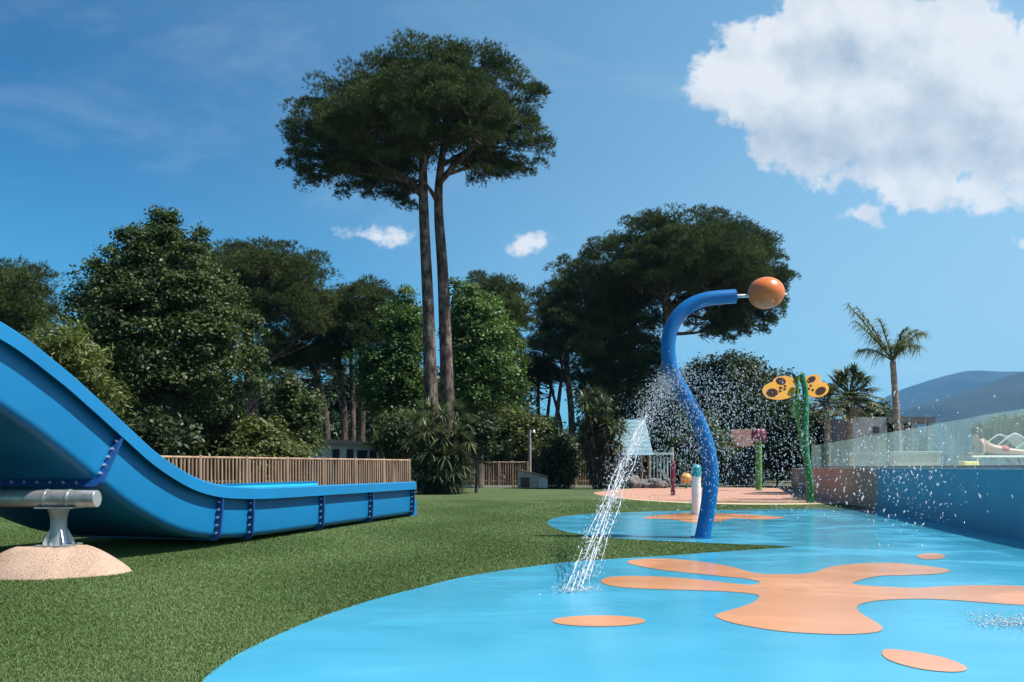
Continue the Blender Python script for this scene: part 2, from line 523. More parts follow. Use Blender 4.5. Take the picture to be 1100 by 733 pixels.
# clear air is darkest and bluest a quarter turn from the sun and paler towards it
dsun = t.vmath('DOT_PRODUCT', gen, tuple(sdir))
pm = t.n('ShaderNodeMapRange', interpolation_type='SMOOTHSTEP'); pm.inputs['From Min'].default_value = -.12; pm.inputs['From Max'].default_value = .5
t.l(dsun, pm.inputs['Value'])
em = t.n('ShaderNodeMapRange', interpolation_type='SMOOTHSTEP'); em.inputs['From Min'].default_value = .2; em.inputs['From Max'].default_value = .47
t.l(sep.outputs[2], em.inputs['Value'])
deep = t.mix(em.outputs[0], (1.7, 4.3, 4.8), (.2, 2.55, 3.8))
skyc = t.mix(1.0, gm.outputs[0], t.mix(pm.outputs[0], deep, (10.6, 8.0, 6.3)), 'MULTIPLY')
pale = t.n('ShaderNodeMapRange', interpolation_type='SMOOTHSTEP'); pale.inputs['From Min'].default_value = .5; pale.inputs['From Max'].default_value = 0
pale.inputs['To Max'].default_value = 1.0
t.l(sep.outputs[2], pale.inputs['Value'])
skyc = t.mix(t.math('MULTIPLY', pale.outputs[0], t.math('ADD', t.math('MULTIPLY', pm.outputs[0], .75), .18), clamp=True), skyc, (3.9, 5.75, 7.1))
skyc = t.mix(wisp.outputs[0], skyc, (7.0, 8.2, 9.3))
front = t.math('GREATER_THAN', sep.outputs[1], .03)
final = t.mix(t.math('MULTIPLY', t.math('MULTIPLY', cover, .96), front), skyc, ccol)
t.l(final, bg.inputs['Color'])

scene.view_settings.view_transform = 'Standard'
scene.view_settings.look = 'None'
scene.view_settings.exposure = .85
scene.view_settings.gamma = 1
scene.view_settings.use_curve_mapping = False
scene.cycles.use_denoising = True
scene.cycles.max_bounces = 8
scene.cycles.diffuse_bounces = 1
scene.cycles.transparent_max_bounces = 12
scene.cycles.volume_bounces = 0
try:
    scene.cycles.sample_clamp_indirect = 6
except Exception:
    pass


# ------------------------------------------------------------------ ground
def sheet(name, outline, z, m, kind='structure', parent=None):
    me = D.meshes.new(name)
    bm = bmesh.new()
    bm.faces.new([bm.verts.new((p[0], p[1], z)) for p in outline])
    bmesh.ops.triangulate(bm, faces=bm.faces)
    bmesh.ops.recalc_face_normals(bm, faces=bm.faces)
    for f in bm.faces:
        if f.normal.z < 0: f.normal_flip()
    bm.to_mesh(me); bm.free()
    o = link(name, me, m, parent)
    if kind: o['kind'] = kind
    return o


def inside(P, poly):
    x, y = P[:, 0], P[:, 1]
    poly = np.array([(p[0], p[1]) for p in poly])
    r = np.zeros(len(P), bool)
    j = len(poly) - 1
    for i in range(len(poly)):
        xi, yi, xj, yj = *poly[i], *poly[j]
        if yi != yj:
            r ^= ((yi > y) != (yj > y)) & (x < (xj - xi) * (y - yi) / (yj - yi) + xi)
        j = i
    return r


sheet('ground', [(-3800, -300), (3800, -300), (3800, 5600), (-3800, 5600)], -.012, M['ground'])
turf_outline = [(-40, -6), (12.5, -6), (12.5, 49.2), (-3.6, 49.2), (-5.2, 34.2), (-10.0, 22.6), (-40, 22.6)]
sheet('lawn', turf_outline, 0, M['turf'])

edge_left = [(160, 790), (190, 758), (215, 733), (245, 710), (282, 690), (340, 665), (400, 645), (450, 632), (500, 620), (560, 610.5), (620, 603.5), (720, 597), (790, 592), (835, 589.3), (852, 588)]
edge_up = [(835, 586.6), (790, 585), (745, 583), (680, 580), (640, 576.5), (606, 571), (589, 564), (590, 559), (606, 555), (650, 551.5), (745, 548.7), (860, 547), (935, 547.3), (965, 549)]
pl = spline([Vector((*gp(*p), 0)) for p in edge_left], 6) + spline([Vector((*gp(*p), 0)) for p in edge_up], 6)
pad_outline = [(-2.0, .3), (-1.95, 2.2)] + [(p.x, p.y) for p in pl] + [(10.35, 23.4), (8.6, 13.5), (7.35, 7.5), (6.4, 3), (5.9, .3)]
sheet('splash_pad', pad_outline, .004, M['padblue'])


def c5(pts):
    return [(580 + x / 2.115, 570 + y / 2.115) for x, y in pts]


def marking(pts, name='pad_marking', m='padorange', z=.008, n=5):
    o = spline([Vector((*gp(*p), 0)) for p in pts], n, True)
    return sheet(name, [(p.x, p.y) for p in o], z, M[m])


def ell(cx, cy, rx, ry, n=20):
    return [(cx + rx * math.cos(2 * math.pi * k / n), cy + ry * math.sin(2 * math.pi * k / n)) for k in range(n)]


marking(c5([(198, 72), (230, 66), (300, 66), (380, 74), (440, 85), (490, 98), (560, 101), (620, 97), (660, 84), (720, 77), (800, 75), (880, 82), (932, 92), (900, 100),
            (830, 103), (770, 105), (725, 115), (712, 123), (760, 128), (850, 132), (920, 128), (1000, 126), (1100, 128), (1180, 136), (1230, 150), (1180, 165), (1100, 171),
            (1020, 166), (940, 160), (860, 157), (780, 160), (735, 167), (720, 176), (730, 190), (760, 208), (778, 222), (765, 233), (700, 238), (620, 236), (540, 230),
            (460, 217), (415, 205), (398, 195), (420, 186), (460, 175), (490, 162), (497, 150), (470, 144), (400, 139), (300, 136), (220, 133), (160, 127), (138, 116),
            (160, 107), (220, 105), (300, 108), (380, 115), (440, 122), (480, 125), (500, 119), (470, 111), (420, 106), (340, 98), (270, 90), (215, 80)]))
marking(c5(ell(134, 207.5, 106, 12.5)))
marking(c5([(777, 279), (792, 272), (850, 278), (920, 292), (965, 310), (966, 321), (930, 324), (870, 318), (815, 305), (785, 292)]))
marking(c5(ell(888, 60, 33, 7)))
marking([(690, 557.3), (702, 554.5), (722, 552.4), (745, 551.4), (790, 552.6), (843, 556), (820, 558.5), (788, 557.4), (775, 560.5), (745, 562), (720, 558.2)])
pe = spline([Vector((*gp(*p), 0)) for p in [(640, 529), (655, 534), (690, 538), (760, 541.5), (840, 542.5), (905, 541), (912, 536), (880, 530), (860, 525), (780, 524), (690, 524.5)]], 6, True)
sheet('play_surface', [(p.x, p.y) for p in pe], .004, M['padpeach'])
# yellow band along the near rim of the peach surface
near = spline([Vector((*gp(*p), 0)) for p in [(655, 534), (690, 538), (760, 541.5), (840, 542.5), (905, 541)]], 8)
band = [(p.x, p.y) for p in near] + [(p.x, p.y + .9 * math.sin(math.pi * i / (len(near) - 1)) ** .5 + .02) for i, p in reversed(list(enumerate(near)))]
sheet('play_surface_band', band, .008, M['padedge'])

# turf fibres: short blades over the near lawn
N = 1500000
yy = 4.0 + 26 * RNG.random(N) ** 1.65
xx = (RNG.random(N) * 1.02 - .66) * yy
P2 = np.stack([xx, yy], 1)
keep = ~inside(P2 + RNG.normal(size=(N, 2)) * .012, pad_outline) & (xx < .42 * yy)
P2 = P2[keep]
n = len(P2)
a = RNG.random(n) * 2 * np.pi
w = .0016 + .0014 * RNG.random(n) + P2[:, 1] * .00032
h = (.008 + .013 * RNG.random(n)) * np.clip(1.25 - P2[:, 1] / 40, .4, 1)
lean = (RNG.random((n, 2)) - .5) * .03
B = np.zeros((n, 3, 3))
B[:, 0, 0] = P2[:, 0] - np.cos(a) * w; B[:, 0, 1] = P2[:, 1] - np.sin(a) * w
B[:, 1, 0] = P2[:, 0] + np.cos(a) * w; B[:, 1, 1] = P2[:, 1] + np.sin(a) * w
B[:, 2, 0] = P2[:, 0] + lean[:, 0]; B[:, 2, 1] = P2[:, 1] + lean[:, 1]; B[:, 2, 2] = h
patch = .5 + .25 * np.sin(P2[:, 0] * 1.7 + 1.3 * np.sin(P2[:, 1] * .9)) + .25 * (RNG.random(n) - .5) * 2
props(soup('turf_blades', B.reshape(-1, 3), 3, M['blade'], tint=np.clip(patch, 0, 1)), 'short green fibres of the artificial turf', 'grass', kind='stuff')


# hills
def hill(name, ridge, Y0, depth, seed):
    """ridge: (px, py) seen at distance Y0; a slope rises to it from the plain and falls behind"""
    rx = np.array([(p[0] - CX) / F * Y0 for p in ridge]); rz = np.array([H - (p[1] - HY) / F * Y0 for p in ridge])
    nx, ny = 120, 40
    X = np.linspace(rx[0], rx[-1], nx)
    Z = np.interp(X, rx, rz)
    r = np.random.default_rng(seed)
    ph = r.random((8, 3)) * 6.28
    V = []
    for j in range(ny):
        s = j / (ny - 1)
        y = Y0 + (s - .62) * depth
        prof = math.sin(min(1, s / .62) * math.pi / 2) if s < .62 else math.cos((s - .62) / .38 * math.pi / 2)
        for i in range(nx):
            x = X[i]
            g = sum(math.sin(x * (.004 + .0035 * k) + y * .002 * (k + 1) + ph[k, 0]) * 1 / (k + 1.5) for k in range(8))
            z = max(-2, Z[i]) * prof * (1 + .10 * g * (1 - prof) * 2) + g * 2.5 * prof
            V.append((x, y, z - 3 * (1 - prof)))
    mb = MB()
    fs = [(j * nx + i, j * nx + i + 1, (j + 1) * nx + i + 1, (j + 1) * nx + i) for j in range(ny - 1) for i in range(nx - 1)]
    mb.add(V, fs)
    o = mb.build(name, M['hill'])
    o['kind'] = 'structure'
    return o


hill('hill', [(700, 502), (820, 480), (900, 452), (940, 433), (975, 416), (1005, 406), (1035, 399), (1060, 401), (1100, 402), (1180, 392), (1300, 415), (1450, 440), (1600, 500)], 4300, 1800, 3)
hill('hill', [(900, 502), (945, 460), (975, 440), (1010, 430), (1050, 416), (1085, 403), (1110, 396), (1170, 380), (1260, 384), (1400, 420), (1560, 500)], 2600, 1400, 5)

# air: one pale volume round everything, so the hills fade
mb = MB(); mb.box((0, 2500, 270), (8400, 6700, 544))
hz = mb.build('haze', D.materials.new('haze_air'))
hz['kind'] = 'stuff'
props(hz, 'thin blue summer haze over the far hills', 'haze')
hm = hz.data.materials[0]; hm.use_nodes = True
tt = NT(hm.node_tree); hm.node_tree.nodes.clear()
ho = tt.n('ShaderNodeOutputMaterial')
pv = tt.n('ShaderNodeVolumePrincipled')
pv.inputs['Color'].default_value = (.13, .50, 1.0, 1)
pv.inputs['Density'].default_value = .000095
pv.inputs['Anisotropy'].default_value = .2
tt.l(pv.outputs[0], ho.inputs['Volume'])

# ------------------------------------------------------------------ trees and plants
def unit(a):
    return a / np.maximum(np.linalg.norm(a, axis=-1, keepdims=True), 1e-9)


def rdir(rng, n):
    return unit(rng.normal(size=(n, 3)))


def clumps(lobes, rng, per_m2, tufts, lowcut=-.45, size=.3, fill=.25):
    """shoot tips on clumps spread through the lobes of a crown: positions, directions, tint"""
    PP, DD, TT = [], [], []
    for (x, y, z, rx, ry, rz) in lobes:
        rm = (rx * ry * rz) ** (1 / 3)
        m = max(6, int(per_m2 * 4 * math.pi * rm * rm))
        d = rdir(rng, m * 2)
        d = d[(d[:, 2] > lowcut) | (rng.random(len(d)) < .25)][:m]
        m = len(d)
        rad = np.where(rng.random(m) < fill, .3 + .5 * rng.random(m), .8 + .25 * rng.random(m))
        c = np.array([x, y, z]) + d * np.array([rx, ry, rz]) * rad[:, None]
        pr = size * (.7 + .6 * rng.random(m)) * max(.5, min(1.6, rm ** .5))
        tint = np.clip(rng.normal(.5, .22, m), 0, 1)
        q = rdir(rng, m * tufts).reshape(m, tufts, 3)
        q[:, :, 2] = np.where(q[:, :, 2] < -.3, -q[:, :, 2], q[:, :, 2])
        p = c[:, None, :] + q * (pr[:, None, None] * np.array([1.15, 1.15, .75])) * (.55 + .5 * rng.random((m, tufts, 1)))
        o = unit(q + d[:, None, :] * .45 + np.array([0, 0, .35]))
        PP.append(p.reshape(-1, 3)); DD.append(o.reshape(-1, 3)); TT.append(np.repeat(tint, tufts))
    return np.concatenate(PP), np.concatenate(DD), np.concatenate(TT)


def needles(P, Dr, T, rng, nb=6, L=.26, W=.03):
    n = len(P)
    d = unit(Dr[:, None, :] + rng.normal(size=(n, nb, 3)) * .55)
    l = L * (.65 + .6 * rng.random((n, nb, 1)))
    s = unit(np.cross(d, rng.normal(size=(n, nb, 3)))) * W * .5
    b = P[:, None, :] + np.zeros_like(d)
    V = np.stack([b - s, b + s, b + d * l], axis=2)
    return V.reshape(-1, 3), 3, np.repeat(T, nb)


def leaves(P, Dr, T, rng, nb=2, L=.16, W=.09, up=.5):
    n = len(P)
    c = P[:, None, :] + rng.normal(size=(n, nb, 3)) * L * .6
    nr = unit(Dr[:, None, :] * .6 + np.array([0, 0, up]) + rng.normal(size=(n, nb, 3)) * .55)
    a = unit(np.cross(nr, rng.normal(size=(n, nb, 3))))
    b = np.cross(nr, a)
    l = L * (.6 + .8 * rng.random((n, nb, 1))); w = W * (.6 + .8 * rng.random((n, nb, 1)))
    V = np.stack([c - a * l * .5, c - b * w * .5 + a * l * .08, c + a * l * .5 - nr * l * .12, c + b * w * .5 + a * l * .08], axis=2)
    return V.reshape(-1, 3), 4, np.repeat(T, nb)


def px_lobes(lobes, Y, deep=0, open_front=False):
    out = []
    cx = sum(l[0] for l in lobes) / len(lobes)
    cy = sum(l[1] for l in lobes) / len(lobes)
    for l in lobes:
        px, py, rx, ry = l[:4]
        dy0 = l[4] if len(l) > 4 else 0
        opts = [(dy0, px, py, 1)]
        if deep:
            for sgn in (-1, 1):
                if open_front and sgn < 0 and py > cy: continue
                opts.append((sgn * deep, cx + (px - cx) * .72, py + (cy - py) * .22, .82))
        for dy, qx, qy, k in opts:
            yy = Y + dy
            p = wp(qx, qy, yy)
            a, b = rx * k / F * yy, ry * k / F * yy
            out.append((p.x, p.y, p.z, a, a, b))
    return out


def trunk_mesh(mb, trunks, Y, lobes, rng, limbs=True, limb_r=.5):
    for path, rad in trunks:
        pts = []
        for k, q in enumerate(path):
            p = wp(q[0], q[1], Y + (q[2] if len(q) > 2 else 0))
            if k == 0: p.z = -.06
            pts.append(p)
        sp = spline(pts, 5)
        rr = np.interp(np.linspace(0, len(rad) - 1, len(sp)), range(len(rad)), rad) * Y / F
        rr[0:3] *= (1.25, 1.12, 1.05)
        mb.tube(sp, list(rr), 10)
        if limbs:
            for (x, y, z, a, b, c) in lobes[::max(1, len(lobes) // 9)]:
                tgt = Vector((x, y, z)) + Vector(rng.normal(size=3)) * .2 * a
                best = min(range(len(sp) // 3, len(sp)), key=lambda i: abs((tgt.z - sp[i].z) - .3 * (tgt - sp[i]).xy.length))
                s = sp[best]
                if (tgt - s).length < .8: continue
                mid = s.lerp(tgt, .5) + Vector((0, 0, -.10 * (tgt - s).length)) + Vector(rng.normal(size=3)) * .06 * (tgt - s).length
                r0 = min(rr[best] * limb_r, .03 + .022 * (tgt - s).length)
                lp = spline([s, mid, tgt], 4)
                mb.tube(lp, [r0 * (1 - .8 * i / (len(lp) - 1)) for i in range(len(lp))], 6)
                for q in range(3):
                    bp = lp[3 + q]
                    e = tgt + Vector(np.clip(rng.normal(size=3), -1, 1)) * .42 * a
                    mb.tube([bp, bp.lerp(e, .5) + Vector((0, 0, -.05)), e], [r0 * .4, r0 * .28, r0 * .08], 5, False)


def tree(name, label, cat, Y, lobes, trunks, style='pine', crown_mat=None, bark='bark', group=None, seed=1, deep=0, per=1.6, tuft=22,
         size=.45, L=None, W=None, limbs=True, nb=None, lowcut=-.45, fill=.25, open_front=False, twigs=0):
    rng = np.random.default_rng(seed)
    q = trunks[0][0][0]
    root = empty(name, (wp(q[0], q[1], Y).x, Y, 0), label, cat, group)
    lb = px_lobes(lobes, Y, deep, open_front)
    P, Dr, T = clumps(lb, rng, per, tuft, lowcut, size, fill)
    k = P[:, 2] > .05
    P, Dr, T = P[k], Dr[k], T[k]
    if style == 'pine':
        V, kk, T = needles(P, Dr, T, rng, nb or 6, L or .27, W or .034)
    else:
        V, kk, T = leaves(P, Dr, T, rng, nb or 2, L or .20, W or .11)
    soup('crown', V, kk, M[crown_mat or style], root, T)
    mb = MB()
    trunk_mesh(mb, trunks, Y, lb, rng, limbs)
    if twigs:
        ax = wp(trunks[0][0][-2][0], trunks[0][0][-2][1], Y)
        for (x, y, z, a, b, c_) in lb:
            s0 = Vector((x, y, z)).lerp(ax, .35) + Vector((0, 0, -.25 * c_))
            for _ in range(twigs):
                e_ = Vector((x + a * rng.uniform(-.85, .85), y + b * rng.uniform(-.85, .85), z + c_ * rng.uniform(-.7, .6)))
                m_ = s0.lerp(e_, .5) + Vector(rng.normal(size=3)) * .22
                r_ = rng.uniform(.018, .04)
                mb.tube([s0, m_, e_], [r_, r_ * .7, r_ * .3], 4, False)
    mb.build('trunk', M[bark], root)
    return root


def copy_tree(root, X, Y, rz, sc, label):
    r = root.copy(); COL.objects.link(r)
    r.location = (X, Y, 0); r.rotation_euler = (0, 0, rz); r.scale = (sc, sc, sc)
    r['label'] = label
    for ch in root.children:
        c = ch.copy(); COL.objects.link(c); c.parent = r
    return r


def shrub(name, label, Y, lobes, style='leaf', seed=1, group=None, cat='bush', **kw):
    """a bush whose stems come out of the ground under its crown"""
    cx = sum(l[0] for l in lobes) / len(lobes)
    gy = HY + F * H / Y
    top = min(l[1] for l in lobes)
    tr = [([(cx, gy), (cx + 2, (gy + top) / 2), (cx - 1, top + 6)], [2.0, 1.3, .5]), ([(cx + 6, gy), (cx + 12, (gy + top) / 2 + 4)], [1.6, .6])]
    return tree(name, label, cat, Y, lobes, tr, 'leaf', style, 'greybark', group, seed, **kw)


# the tall pine with two trunks
t_main = tree('stone_pine', 'very tall pine with two trunks rising side by side into one crown', 'pine', 42,
     [(455, 87, 58, 25), (413, 99, 46, 27), (498, 85, 46, 25), (369, 117, 36, 27), (332, 133, 25, 25), (323, 153, 19, 19), (355, 166, 33, 23),
      (402, 141, 56, 34), (469, 123, 63, 38), (532, 103, 36, 27), (562, 119, 23, 28), (558, 159, 27, 27), (514, 159, 36, 25), (400, 186, 40, 17),
      (429, 214, 14, 13), (373, 198, 27, 13), (344, 188, 25, 13), (323, 172, 19, 13), (407, 204, 21, 10), (539, 180, 23, 12), (522, 188, 21, 9), (436, 174, 33, 17), (571, 141, 15, 21), (556, 182, 15, 10)],
     [([(470, 530), (467, 470), (463, 430), (460, 330), (455, 220), (455, 140), (458, 90)], [10, 9, 7.9, 6.4, 5.3, 3.6, 2]),
      ([(487, 530, .5), (484, 470, .5), (481, 430, .5), (476, 300, .4), (471, 222, .3), (474, 175, .3), (484, 110, .3)], [10, 9, 7.7, 6.2, 5, 3.9, 2])],
     seed=11, deep=3.6, per=.9, tuft=88, size=.46, L=.19, W=.024, nb=8, fill=.15, limbs=False, open_front=True, twigs=9)
mb = MB()
for path, r in (([(456, 212), (430, 188), (402, 172), (372, 142), (340, 120)], 4.2), ([(470, 216), (462, 204), (457, 196)], 3.2), ([(472, 196), (500, 166), (528, 142), (556, 110)], 4),
                ([(456, 205), (440, 196), (412, 190), (382, 186)], 3), ([(473, 190), (510, 178), (545, 168)], 2.6), ([(457, 172), (480, 142), (500, 112)], 2.6), ([(456, 150), (432, 122), (412, 98)], 2.4), ([(475, 178), (520, 152), (558, 146)], 2.6), ([(456, 165), (420, 148), (385, 122)], 2.2)):
    sp = spline([wp(x, y, 42 + (.3 if x > 462 else 0) - .25 * i) for i, (x, y) in enumerate(path)], 5)
    mb.tube(sp, [r * 42 / F * (1 - .75 * i / (len(sp) - 1)) for i in range(len(sp))], 8)
mb.build('limb', M['bark'], t_main)

tree('stone_pine', 'dark round pine at the left edge above the blue slide', 'pine', 34,
     [(8, 308, 44, 24), (34, 326, 24, 22), (-45, 312, 50, 32), (5, 345, 48, 26), (36, 350, 22, 20), (-50, 360, 55, 30)],
     [([(-8, 532), (-6, 420), (-4, 330)], [9, 7, 4])], seed=12, deep=2.2, per=1.5, tuft=34, size=.45, L=.22, W=.03)
tree('leafy_tree', 'tall leafy tree with a pointed top above the slide', 'tree', 28,
     [(168, 236, 11, 16), (165, 262, 24, 20), (140, 278, 24, 20), (200, 280, 24, 24), (118, 305, 30, 24), (104, 325, 26, 18), (175, 315, 56, 34), (222, 325, 34, 30), (100, 350, 28, 24),
      (150, 365, 62, 38), (222, 385, 50, 38), (258, 358, 22, 12), (180, 430, 70, 34), (120, 405, 50, 34), (252, 410, 26, 20), (104, 292, 10, 7), (216, 258, 13, 8), (238, 300, 14, 8), (272, 346, 16, 7), (138, 254, 10, 7), (186, 238, 8, 8), (84, 328, 12, 8), (268, 384, 14, 8)],
     [([(186, 541), (182, 430), (174, 330), (169, 250)], [9, 7, 5, 2])], 'leaf', seed=13, deep=1.8, per=2.3, tuft=40, size=.40, L=.135, W=.075, fill=.15, bark='greybark')
tree('leafy_tree', 'yellow green bamboo like bush tree beside the raised slide', 'tree', 21,
     [(76, 368, 26, 18), (52, 378, 26, 24), (92, 395, 26, 24), (60, 415, 44, 32), (30, 400, 28, 28), (95, 435, 34, 26)],
     [([(66, 552), (66, 460), (68, 385)], [4, 3, 1.5])], 'leaf', 'leafolive', seed=14, deep=.9, per=2.6, tuft=26, size=.34, L=.20, W=.05, bark='greybark')
tree('stone_pine', 'broad flat topped pine behind the pointed leafy tree', 'pine', 56,
     [(248, 282, 34, 18), (298, 280, 38, 16), (334, 302, 26, 24), (270, 305, 50, 28), (318, 335, 38, 28), (342, 355, 28, 24), (235, 302, 26, 26), (258, 345, 40, 26)],
     [([(272, 524), (270, 430), (266, 350), (272, 295)], [8, 7, 5.5, 3])], seed=15, deep=3.0, per=.8, tuft=56, size=.5, L=.24, W=.034, fill=.15)
tree('stone_pine', 'pine with a slim pale trunk above the grey cabin', 'pine', 58,
     [(392, 318, 27, 17), (366, 334, 24, 22), (412, 334, 17, 20), (386, 356, 32, 24), (400, 375, 22, 16)],
     [([(388, 523), (389, 440), (389, 380), (390, 325)], [3.8, 3.6, 3, 1.8])], seed=16, deep=2.0, per=.8, tuft=56, size=.5, L=.24, W=.034, fill=.15)
tree('stone_pine', 'pine with two lean trunks left of the slim pale one', 'pine', 60,
     [(352, 338, 28, 22), (370, 330, 22, 18), (335, 362, 24, 20), (366, 368, 26, 20), (350, 390, 26, 14)],
     [([(370, 522), (369, 440), (362, 380), (356, 345)], [4, 3.6, 3, 1.8]), ([(379, 522, .6), (379, 440, .6), (376, 372, .6)], [3.4, 3, 1.6])], seed=17, deep=1.8, per=.8, tuft=56, size=.5, L=.24, W=.034, fill=.15)
tree('stone_pine', 'pine with a crooked dark trunk above the tall narrow shrub', 'pine', 63,
     [(305, 375, 30, 22), (330, 392, 26, 16), (290, 395, 24, 18)],
     [([(352, 521), (350, 450), (338, 400), (318, 372)], [4, 3.6, 3, 1.8])], seed=18, deep=1.8, per=.8, tuft=56, size=.5, L=.24, W=.034, fill=.15)
tree('leafy_tree', 'bright green leafy tree left of the tall double trunk', 'tree', 53,
     [(434, 326, 14, 14), (446, 340, 12, 16), (418, 346, 15, 18), (398, 395, 18, 20), (404, 425, 20, 20), (440, 368, 20, 28), (424, 402, 25, 28), (440, 425, 22, 28), (412, 430, 22, 26)],
     [([(428, 525), (428, 430), (430, 340)], [4, 3, 1.5])], 'leaf', 'leafbright', seed=19, deep=1.3, per=2.0, tuft=32, size=.46, L=.20, W=.12, bark='greybark')
tree('leafy_tree', 'bright green leafy tree right of the tall double trunk', 'tree', 47,
     [(498, 314, 12, 14), (510, 326, 12, 14), (520, 342, 22, 22), (496, 345, 16, 20), (530, 378, 28, 30), (508, 395, 28, 32), (545, 415, 18, 24), (515, 435, 32, 28), (498, 355, 18, 26)],
     [([(515, 524), (514, 420), (504, 320)], [4.5, 3.4, 1.5])], 'leaf', 'leafbright', seed=20, deep=1.5, per=2.0, tuft=32, size=.46, L=.20, W=.12, bark='greybark')
tree('stone_pine', 'dark pine behind the bright leafy tree right of the double trunk', 'pine', 58,
     [(524, 308, 24, 14), (548, 328, 18, 18), (556, 356, 15, 22), (532, 338, 24, 22), (545, 385, 20, 18)],
     [([(547, 521), (546, 430), (538, 330)], [4, 3.6, 2])], seed=21, deep=2.0, per=.85, tuft=52, size=.52, L=.26, W=.038, fill=.15)
tree('stone_pine', 'ragged dark pine at the left of the big umbrella crown', 'pine', 63,
     [(610, 294, 16, 16), (588, 324, 17, 15), (602, 350, 30, 26), (628, 320, 28, 26), (582, 380, 20, 15), (620, 385, 32, 22), (640, 360, 26, 26)],
     [([(612, 521), (614, 450), (608, 380), (610, 300)], [4, 3.6, 3, 1.2]), ([(592, 521, .8), (598, 450, .8), (604, 400, .8)], [3, 2.6, 1.5])], seed=22, deep=2.2, per=.85, tuft=52, size=.52, L=.26, W=.038, fill=.15)
tree('stone_pine', 'tall dark pine crowded against the big umbrella crown', 'pine', 66,
     [(646, 290, 24, 20), (660, 320, 30, 28), (648, 362, 30, 32), (664, 405, 30, 28), (636, 412, 24, 20), (690, 340, 28, 34), (692, 395, 26, 34)],
     [([(640, 520), (642, 440), (648, 350), (648, 300)], [4.5, 4, 3, 1.4]), ([(675, 520, .8), (676, 420, .8), (684, 350, .8)], [4, 3.4, 1.6])], seed=23, deep=2.4, per=.85, tuft=52, size=.52, L=.26, W=.038, fill=.15)
tree('stone_pine', 'slender pine with thin dark trunks in the gap of sky', 'pine', 67,
     [(575, 398, 20, 14), (592, 408, 22, 12), (560, 410, 16, 14)],
     [([(575, 519), (578, 450), (578, 400)], [2.6, 2.3, 1.3]), ([(585, 519, .7), (588, 450, .7), (594, 402, .7)], [2.2, 2, 1]), ([(606, 519, 1.2), (603, 460, 1.2), (590, 410, 1.2)], [2.6, 2.2, 1])], seed=24, deep=1.5, per=1.5, tuft=20, L=.34, W=.045)
tree('stone_pine', 'wide umbrella pine behind the orange ball', 'pine', 61,
     [(740, 253, 56, 18), (692, 259, 34, 20), (656, 275, 26, 18), (790, 269, 38, 22), (824, 293, 20, 22), (760, 277, 66, 26), (704, 291, 44, 24), (806, 306, 28, 16),
      (800, 342, 24, 11), (832, 318, 12, 14), (770, 365, 14, 7), (826, 300, 18, 14), (640, 291, 20, 16), (772, 300, 40, 14), (785, 355, 20, 8), (745, 330, 22, 10), (822, 336, 14, 10), (812, 325, 26, 16), (775, 318, 34, 14), (838, 300, 12, 16), (800, 352, 30, 10), (760, 345, 20, 10), (690, 310, 36, 18)],
     [([(730, 523), (724, 420), (717, 345), (714, 280)], [6.5, 6, 5, 3])], seed=25, deep=4.0, per=.7, tuft=76, size=.52, L=.23, W=.03, nb=8, fill=.15, open_front=True, twigs=6)
tree('round_tree', 'dark round headed tree behind the water spray', 'tree', 69,
     [(780, 402, 38, 18), (752, 420, 30, 24), (808, 422, 24, 24), (778, 440, 46, 30), (744, 455, 30, 28), (815, 455, 22, 28), (775, 475, 48, 26)],
     [([(780, 520), (780, 460), (780, 410)], [4, 3.4, 2])], 'leaf', 'leafdark', seed=26, deep=2.2, per=1.7, tuft=22, L=.28, W=.15, bark='greybark')

# shrubs along the fences
shrub('laurel_bush', 'wide green laurel bush behind the fence by the slide', 29, [(215, 470, 28, 22), (250, 466, 30, 22), (285, 472, 28, 20), (232, 490, 50, 20), (290, 492, 40, 18)], 'leafolive', 31, deep=.7, per=2.6, tuft=24, size=.32, L=.17, W=.08)
shrub('narrow_shrub', 'tall narrow leafy shrub left of the grey cabin', 31.5, [(305, 408, 8, 14), (312, 432, 16, 22), (322, 455, 22, 22), (335, 438, 14, 16), (318, 482, 30, 20)], 'leaf', 32, deep=.5, per=2.8, tuft=24, size=.3, L=.18, W=.08)
shrub('laurel_bush', 'low green bush right of the grey cabin', 40, [(428, 462, 22, 20), (448, 470, 18, 22), (420, 485, 24, 18)], 'leaf', 33, deep=.8, per=2.4, tuft=22, size=.36, L=.2, W=.1)
shrub('laurel_bush', 'bush under the leafy trees at the far left of the fence', 25, [(130, 470, 40, 26), (175, 475, 36, 28), (90, 470, 40, 30), (50, 470, 40, 36)], 'leafdark', 34, deep=.8, per=2.4, tuft=22, size=.34, L=.18, W=.09)
shrub('olive_bush', 'yellowish olive bush behind the far picket fence', 57, [(555, 462, 26, 20), (585, 470, 20, 20), (565, 485, 30, 18), (540, 450, 16, 16)], 'leafolive', 35, deep=1.2, per=2.0, tuft=22, size=.42, L=.24, W=.11)
shrub('olive_bush', 'paler bush with small leaves left of the wooden lamp post', 58, [(520, 452, 22, 20), (505, 470, 20, 20), (530, 478, 26, 18)], 'leaf', 36, deep=1.2, per=2.0, tuft=22, size=.42, L=.24, W=.11)
shrub('dark_bush', 'dark bush with white flecks between the two far fences', 47, [(600, 480, 14, 16), (588, 496, 12, 18), (610, 500, 14, 20), (600, 512, 20, 12)], 'leafdark', 37, deep=.7, per=2.6, tuft=24, size=.34, L=.2, W=.1)
shrub('dark_bush', 'dark bush behind the pale blue roof', 60, [(650, 470, 24, 30), (690, 462, 24, 26), (715, 470, 22, 26), (668, 500, 40, 18), (720, 498, 24, 18)], 'leafdark', 38, deep=1.2, per=1.8, tuft=22, size=.45, L=.28, W=.14)
